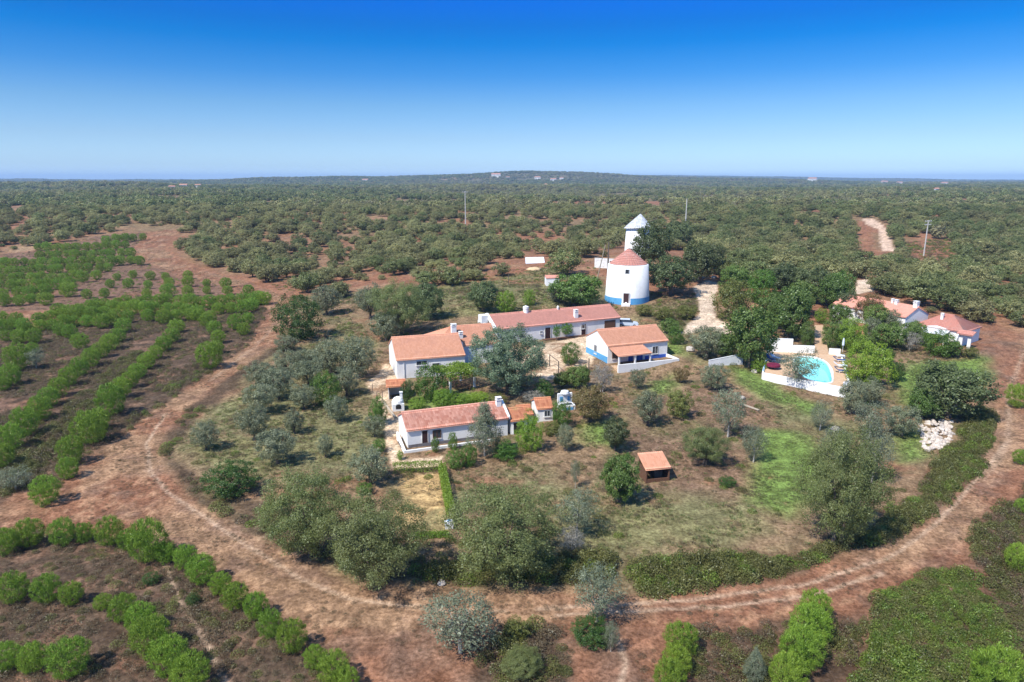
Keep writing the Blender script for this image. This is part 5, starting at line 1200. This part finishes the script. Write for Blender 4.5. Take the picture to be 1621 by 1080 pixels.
o_ = np.argsort(ya); xa, ya = xa[o_], ya[o_]
za = ter(xa, ya); ua = pxu(xa, ya, za); inview = (ua > -10) & (ua < 1631)
ind = np.where(inview)[0][:290]; rest = np.setdiff1d(np.arange(len(xa)), ind)
def dims(x, y, u):
    right = sst(900, 1250, u)
    big = 5.0 + .8 * right
    W = big * (.38 + .98 * rs.random(len(x)) ** 1.3); H = W * rs.uniform(.60, .84, len(x))
    return W, H
Wa, Ha = dims(xa, ya, ua)
isoak = rs.random(len(xa)) < (.20 + .38 * sst(950, 1200, ua))
first = {}
byzone = {}
for i in ind: byzone.setdefault(zone(ua[i]), []).append(i)
for zn, ids in byzone.items():
    ids = sorted(ids, key=lambda i: ya[i]); nb = 1 if len(ids) < 8 else 2 if len(ids) < 18 else 3
    for b in range(nb):
        part = sorted(ids[len(ids) * b // nb: len(ids) * (b + 1) // nb], key=lambda i: ua[i])
        for q, i in enumerate(part):
            kd = 'woodoak' if isoak[i] else 'wood'
            rank = ['front', 'middle', 'rear'][b] if nb == 3 else ['front', 'rear'][b] if nb == 2 else 'front'
            ob = plant(kd, (xa[i], ya[i], za[i] - .1), Wa[i], Ha[i], '%s tree %s from left in the %s rank %s' % ('dark green' if isoak[i] else 'grey-green', ORD[q % 30], rank, zn), 'trees of the near wood ' + zn)
            first.setdefault(kd, []).append(ob)
def crown_of(e): return [c for c in e.children if c.name.startswith('crown')][0]
def mass(name, label, x, y, z, W, H, idx, sources):
    """one stuff object: points that carry size, turn and choice of plant; the plants are those of visible neighbours"""
    n = len(x); V = np.stack([x, y, z], -1)
    me = bpy.data.meshes.new(name); me.vertices.add(n); me.vertices.foreach_set('co', V.astype(np.float32).ravel())
    a = me.attributes.new('size', 'FLOAT_VECTOR', 'POINT'); a.data.foreach_set('vector', np.stack([W, W, H], -1).astype(np.float32).ravel())
    a = me.attributes.new('turn', 'FLOAT_VECTOR', 'POINT'); t = np.zeros((n, 3)); t[:, 2] = rs.uniform(0, 6.28, n); a.data.foreach_set('vector', t.astype(np.float32).ravel())
    a = me.attributes.new('pick', 'INT', 'POINT'); a.data.foreach_set('value', np.asarray(idx, np.int32))
    o = link(bpy.data.objects.new(name, me)); tag(o, label, None, None, 'stuff')
    ng = bpy.data.node_groups.new(name, 'GeometryNodeTree')
    ng.interface.new_socket('Geometry', in_out='INPUT', socket_type='NodeSocketGeometry'); ng.interface.new_socket('Geometry', in_out='OUTPUT', socket_type='NodeSocketGeometry')
    gi = ng.nodes.new('NodeGroupInput'); go = ng.nodes.new('NodeGroupOutput'); io = ng.nodes.new('GeometryNodeInstanceOnPoints'); jn = ng.nodes.new('GeometryNodeJoinGeometry')
    for s in reversed(sources):
        oi = ng.nodes.new('GeometryNodeObjectInfo'); oi.inputs['Object'].default_value = s; oi.inputs['As Instance'].default_value = True; oi.transform_space = 'ORIGINAL'
        ng.links.new(oi.outputs['Geometry'], jn.inputs[0])
    def at_(nm, ty):
        q = ng.nodes.new('GeometryNodeInputNamedAttribute'); q.data_type = ty; q.inputs['Name'].default_value = nm; return q.outputs['Attribute']
    ng.links.new(gi.outputs[0], io.inputs['Points']); ng.links.new(jn.outputs[0], io.inputs['Instance']); io.inputs['Pick Instance'].default_value = True
    ng.links.new(at_('pick', 'INT'), io.inputs['Instance Index']); ng.links.new(at_('turn', 'FLOAT_VECTOR'), io.inputs['Rotation']); ng.links.new(at_('size', 'FLOAT_VECTOR'), io.inputs['Scale'])
    ng.links.new(io.outputs[0], go.inputs[0])
    md = o.modifiers.new('plants', 'NODES'); md.node_group = ng
    return o
def distinct(lst, n):
    out, seen = [], set()
    for e in lst:
        c = crown_of(e)
        if c.data.name not in seen: seen.add(c.data.name); out.append(c)
        if len(out) == n: break
    return out
SRC = distinct(first['wood'], 5) + distinct(first['woodoak'], 3); nw = len(distinct(first['wood'], 5)); no = len(SRC) - nw
def picks(oak): return np.where(oak, nw + rs.integers(0, no, len(oak)), rs.integers(0, nw, len(oak)))
mass('woodland', 'grey-green open wood of low trees beyond the smallholding', xa[rest], ya[rest], za[rest] - .1, Wa[rest], Ha[rest], picks(isoak[rest]), SRC)
# coarser crowns farther off: two simple trees of their own stand in view and lend their shape
PROTO['farwood'] = ([crown_mesh('far_crown', 'wood', 900 + i, n=46, per=12, nl=9, lump=.32, z0=-.05, leaf=.13, aspect=.8, clump_r=.13) for i in range(3)] + [crown_mesh('far_oak_crown', 'woodoak', 950 + i, n=46, per=12, nl=9, lump=.32, z0=-.05, leaf=.13, aspect=.8, clump_r=.13) for i in range(2)] + [crown_mesh('far_scrub_crown', 'scrub', 980 + i, n=46, per=12, nl=9, lump=.32, z0=-.05, leaf=.13, aspect=.8, clump_r=.13) for i in range(2)], [trunk_mesh(500 + i, 'bark') for i in range(7)])
NAMES['farwood'] = ('distant_tree', 'tree'); fs = []
for i, (u, v, l) in enumerate(((402, 345, 'yellowish tree standing out in the left wood'), (1255, 322, 'tree at the wood edge above the red patch'), (620, 322, 'tree in the wood left of the slender pole'), (1335, 300, 'dark tree in the right far wood'), (1570, 330, 'dark tree near the right edge of the far wood'), (505, 330, 'pale tree in the left far wood'), (1485, 378, 'pale yellowish tree right of the double crossarm pole'))):
    p = at(u, v); fs.append(crown_of(plant('farwood', p, 6.5, 6.0, l)))
def mass_far(name, label, y0, y1, sp, scale, gap):
    x, y = scatter(y0, y1, sp); k = keep(x, y, gap); x, y = x[k], y[k]; z = ter(x, y)
    W = scale * (.5 + .9 * rs.random(len(x)) ** 1.3); H = np.minimum(W, 9) * rs.uniform(.7, 1.1, len(x)) * (.8 if scale < 12 else .9)
    reg = fbm(x, y, 260, 91, 3); oak = rs.random(len(x)) < sst(.35, .65, reg) * .7 + .1; scr = rs.random(len(x)) < sst(.62, .40, reg) * .45 + .05; W = W * np.where(scr, .7, 1); H = H * np.where(scr, .75, 1)
    mass(name, label, x, y, z - .3, W, H, np.where(scr, 5 + rs.integers(0, 2, len(x)), np.where(oak, 3 + rs.integers(0, 2, len(x)), rs.integers(0, 3, len(x)))), fs)
mass_far('far_woodland', 'green woods of the middle distance', 470, 1300, 6.8, 6.0, .455)
mass_far('distant_woodland', 'dark woods on the plain and the low hill', 1300, 3900, 15.0, 11.5, .42)
mass_far('horizon_woodland', 'blue-green woods along the horizon', 3900, 9500, 48.0, 40.0, .30)

# ------------------------------------------------------------------ thickets, ferns, heath and grasses
def cover_mesh(name, kind, seed, n=230, h=.6, leaf=.11, aspect=.6, upright=False):
    r = np.random.default_rng(seed); a = r.uniform(0, 6.28, n); q = np.sqrt(r.uniform(0, 1, n)); 
    P = np.stack([q * .5 * np.cos(a), q * .5 * np.sin(a), h * (1 - q ** 2) ** .5 * r.uniform(.35, 1.0, n)], 1)
    lv = leaf * r.uniform(.6, 1.4, n)
    if upright: ax = P * np.array([1.2, 1.2, 0]) + np.array([0, 0, .8]) + r.normal(size=(n, 3)) * .25; nr = r.normal(size=(n, 3))
    else: ax = r.normal(size=(n, 3)); nr = P * np.array([1, 1, .6]) + np.array([0, 0, .35]) + r.normal(size=(n, 3)) * .35
    V, F, v = leaves(P, ax, nr, lv, lv * aspect, .5 + r.uniform(-.45, .45, n))
    return mesh_np(name, V, F, LEAF[kind], {'v': ('POINT', 'FLOAT', v)})
def cover_source(name, kind, uv, s, label, cat, **kw):
    me = cover_mesh(name, kind, abs(hash(name)) % 1000 if False else sum(map(ord, name + kind)), **kw)
    o = bpy.data.objects.new(name, me); p = at(*uv); o.location = p; o.scale = (s, s, s); link(o); return tag(o, label, None, None, 'stuff')
BR = [cover_source('bramble_clump', 'bramble', (1100, 905), 1.2, 'bramble clump in the middle of the south thicket', 'bramble', n=340, leaf=.085), cover_source('bramble_clump', 'bramble', (1490, 760), 1.2, 'bramble clump in the middle of the east thicket', 'bramble', n=380, h=.7, leaf=.085)]
HE = [cover_source('heath_clump', 'heath', (1180, 1040), 1.3, 'brown heath clump in the lower heath', 'heath', leaf=.12, aspect=.3), cover_source('heath_clump', 'heath', (845, 1040), 1.3, 'brown heath clump below the leaning tree', 'heath', leaf=.12, aspect=.3, h=.75)]
FE = [cover_source('fern_clump', 'fern', (1470, 960), 1.4, 'bright fern clump in the fern patch south of the bend', 'fern', n=380, leaf=.10, aspect=.45)]
GR = [cover_source('grass_tuft', 'grass', (1255, 735), .6, 'grass tuft in the middle of the bright field grass', 'grass', n=46, h=.5, leaf=.42, aspect=.12, upright=True)]
WE = [cover_source('weed_tuft', 'weed', (1130, 780), .6, 'brown weed tuft on the bare slope right of the shelter', 'weed', n=60, h=.5, leaf=.30, aspect=.16, upright=True)]
ST = [cover_source('straw_tuft', 'straw', (690, 800), .5, 'straw tuft in the tan garden bed', 'grass', n=36, h=.45, leaf=.42, aspect=.10, upright=True)]
def fill(polys, sp, shrink=0.0, noise_gap=0.0, seed=1):
    X, Y = [], []
    r = np.random.default_rng(seed)
    for p in polys:
        P = np.asarray(p); x0, y0 = P.min(0); x1, y1 = P.max(0); x1 = min(x1, 400); x0 = max(x0, -400); y1 = min(y1, 420)
        gx, gy = np.meshgrid(np.arange(x0, x1, sp), np.arange(y0, y1, sp)); x = gx.ravel() + r.uniform(-.6, .6, gx.size) * sp; y = gy.ravel() + r.uniform(-.6, .6, gx.size) * sp
        wx = x + (fbm(x, y, 5, 11, 3) - .5) * 2.5; wy = y + (fbm(x, y, 5, 23, 3) - .5) * 2.5
        k = sdist(wx, wy, p) < -shrink
        if noise_gap: k &= fbm(x, y, 4.5, 61, 3) > noise_gap
        X.append(x[k]); Y.append(y[k])
    x, y = np.concatenate(X), np.concatenate(Y)
    k = np.abs(x) < y * .86 + 12
    return x[k], y[k]
def clear_of(x, y, extra=()):
    k = np.ones(len(x), bool)
    for nm, p, j in ALLROADS[1:]: k &= sdist(x, y, p) > .3
    for h_ in (A, Bk, C_, D, E_, F_, N_, G, K):
        c, n = math.cos(h_.t), math.sin(h_.t); lx = c*(x-h_.x)+n*(y-h_.y); ly = -n*(x-h_.x)+c*(y-h_.y)
        k &= ~((lx > -.6) & (lx < h_.L+.6) & (ly > -3.2) & (ly < h_.W+.5))
    lx = math.cos(.35)*(x+11.88)+math.sin(.35)*(y-72.46); ly = -math.sin(.35)*(x+11.88)+math.cos(.35)*(y-72.46); k &= ~((lx > -.8) & (lx < 15.2) & (ly > -1.6) & (ly < 6))
    k &= np.hypot(x - c1.x, y - c1.y) > 6.2; k &= sdist(x, y, [tuple(p[:2]) for p in outer]) > .3
    k &= sdist(x, y, poly) > -.5
    return k
def cover(name, label, polys, sp, src, w, h, shrink=.2, gap=0.0, seed=1, avoid_track=True, sink=.06):
    x, y = fill(polys, sp, shrink, gap, seed); k = clear_of(x, y)
    if name in ('dry_weeds', 'dry_grass', 'low_scrub'):
        for p in GREEN: k &= sdist(x, y, p) > -.4
    if avoid_track: k &= sdist(x, y, TRACK) > -.25
    x, y = x[k], y[k]; z = ter(x, y)
    W = w * rs.uniform(.65, 1.35, len(x)); H = h * rs.uniform(.6, 1.4, len(x)) * (.45 + 1.1 * vnoise(x, y, 3.2, 71)); W = W * (.75 + .5 * vnoise(x, y, 4.1, 72))
    mass(name, label, x, y, z - sink, W, H, rs.integers(0, len(src), len(x)), src)
Tk = THICKET
cover('bramble_thicket', 'dense dark green bramble thickets lining the inside of the track', [Tk['hedge_s'], Tk['hedge_e'], Tk['hedge_m'], Tk['southbank']], .62, BR + BR + FE, 1.3, 1.2, .3)
cover('bramble_scrub', 'low mixed scrub of the verges and the mill slope', [Tk['verge'], Tk['rows'], Tk['mill'], Tk['bankl']], 1.1, BR + FE + HE, 1.2, .85, .2, .42)
cover('heath_cover', 'brown and olive heath outside the track', [Tk['heath_s'], Tk['heath_e'], Tk['heath_f'], Tk['heath_g'], Tk['heath_w'], Tk['rowsb']], .72, HE + BR + BR[:1], 1.15, .95, .2, .28)
cover('fern_cover', 'bright green fern patch at the lower right', [Tk['fern']], .52, FE + FE + FE + BR, 1.15, 1.0, .2, .12)
cover('plantation_weeds', 'dark dead weeds between the rows of young pines', PLANT[:2], .62, HE + HE + WE + BR[:1], .78, .60, .3, .36, 4)
cover('meadow_grass', 'short green grass patches between the trees', GREEN, .42, GR, .42, .30, .2, .25)
cover('field_grass', 'thin olive-green grass of the slopes', FIELD, .55, GR + GR + WE, .48, .32, .2, .36, 6)
LOOP = toxy([(255,700),(440,545),(470,470),(700,450),(940,450),(1100,480),(1560,560),(1570,700),(1400,860),(1000,940),(560,925),(400,840),(270,760)])
cover('dry_weeds', 'brown dry weeds all over the fenced slopes', [LOOP], .80, WE + WE + GR, .52, .38, .2, .40, 8)
cover('dry_grass', 'dry straw tufts scattered on bare soil', [LOOP], 1.2, ST, .48, .34, .2, .46, 12)
cover('low_scrub', 'knee-high olive-brown scrub dotted over the slopes', [LOOP], 2.6, BR + HE + FE, .95, .75, .5, .50, 14)
cover('hill_scrub', 'scrub and dry weeds on the hill behind the houses and along the hill track', [toxy([(430,470),(520,470),(650,448),(800,430),(930,412),(960,440),(940,490),(760,505),(560,520),(470,540)]), toxy([(300,395),(420,438),(450,470),(560,470),(480,440),(330,400)]), toxy([(1000,470),(1100,450),(1330,460),(1460,500),(1560,540),(1560,560),(1330,580),(1100,560),(1070,520)])], 1.6, BR + HE + FE + WE + WE + GR, .95, .62, .2, .44, 21)
cover('clearing_scrub', 'low brown scrub in the clearings of the right wood', [toxy([(1428,385),(1500,378),(1525,425),(1445,432)])], 2.2, HE + BR + FE, 1.9, 1.2, .2, .34, 33)
cover('upper_weeds', 'brown weeds on the red ground of the far plantation block', [PLANT[2]], 2.0, HE + WE + FE, 1.0, .6, .3, .40, 41)
cover('track_grass', 'dry tufts on the dirt track and its outer verge', [TRACK, BROWN[2], toxy([(60,830),(280,850),(480,985),(900,990),(1290,968),(1370,950),(1300,1000),(900,1010),(560,1100),(420,1000),(250,870)])], 0.62, ST + HE + WE, .40, .22, .1, .47, 9, avoid_track=False)

# ------------------------------------------------------------------ air: pale haze from below the ground to just above the hill
bm = bmesh.new(); bmesh.ops.create_cube(bm, size=1.0); me = bpy.data.meshes.new('haze'); bm.to_mesh(me); bm.free()
hz = link(bpy.data.objects.new('haze', me)); hz.scale = (32000, 13500, 150); hz.location = (0, 6300, 45); tag(hz, 'thin blue-grey summer haze over the plain', None, None, 'stuff')
m = bpy.data.materials.new('haze_air'); m.use_nodes = True; nt = m.node_tree
for n_ in list(nt.nodes): nt.nodes.remove(n_)
pv = nt.nodes.new('ShaderNodeVolumePrincipled'); pv.inputs['Color'].default_value = (.46, .68, 1.0, 1); pv.inputs['Density'].default_value = 1.15e-4; pv.inputs['Anisotropy'].default_value = .0
om = nt.nodes.new('ShaderNodeOutputMaterial'); nt.links.new(pv.outputs[0], om.inputs['Volume']); me.materials.append(m)
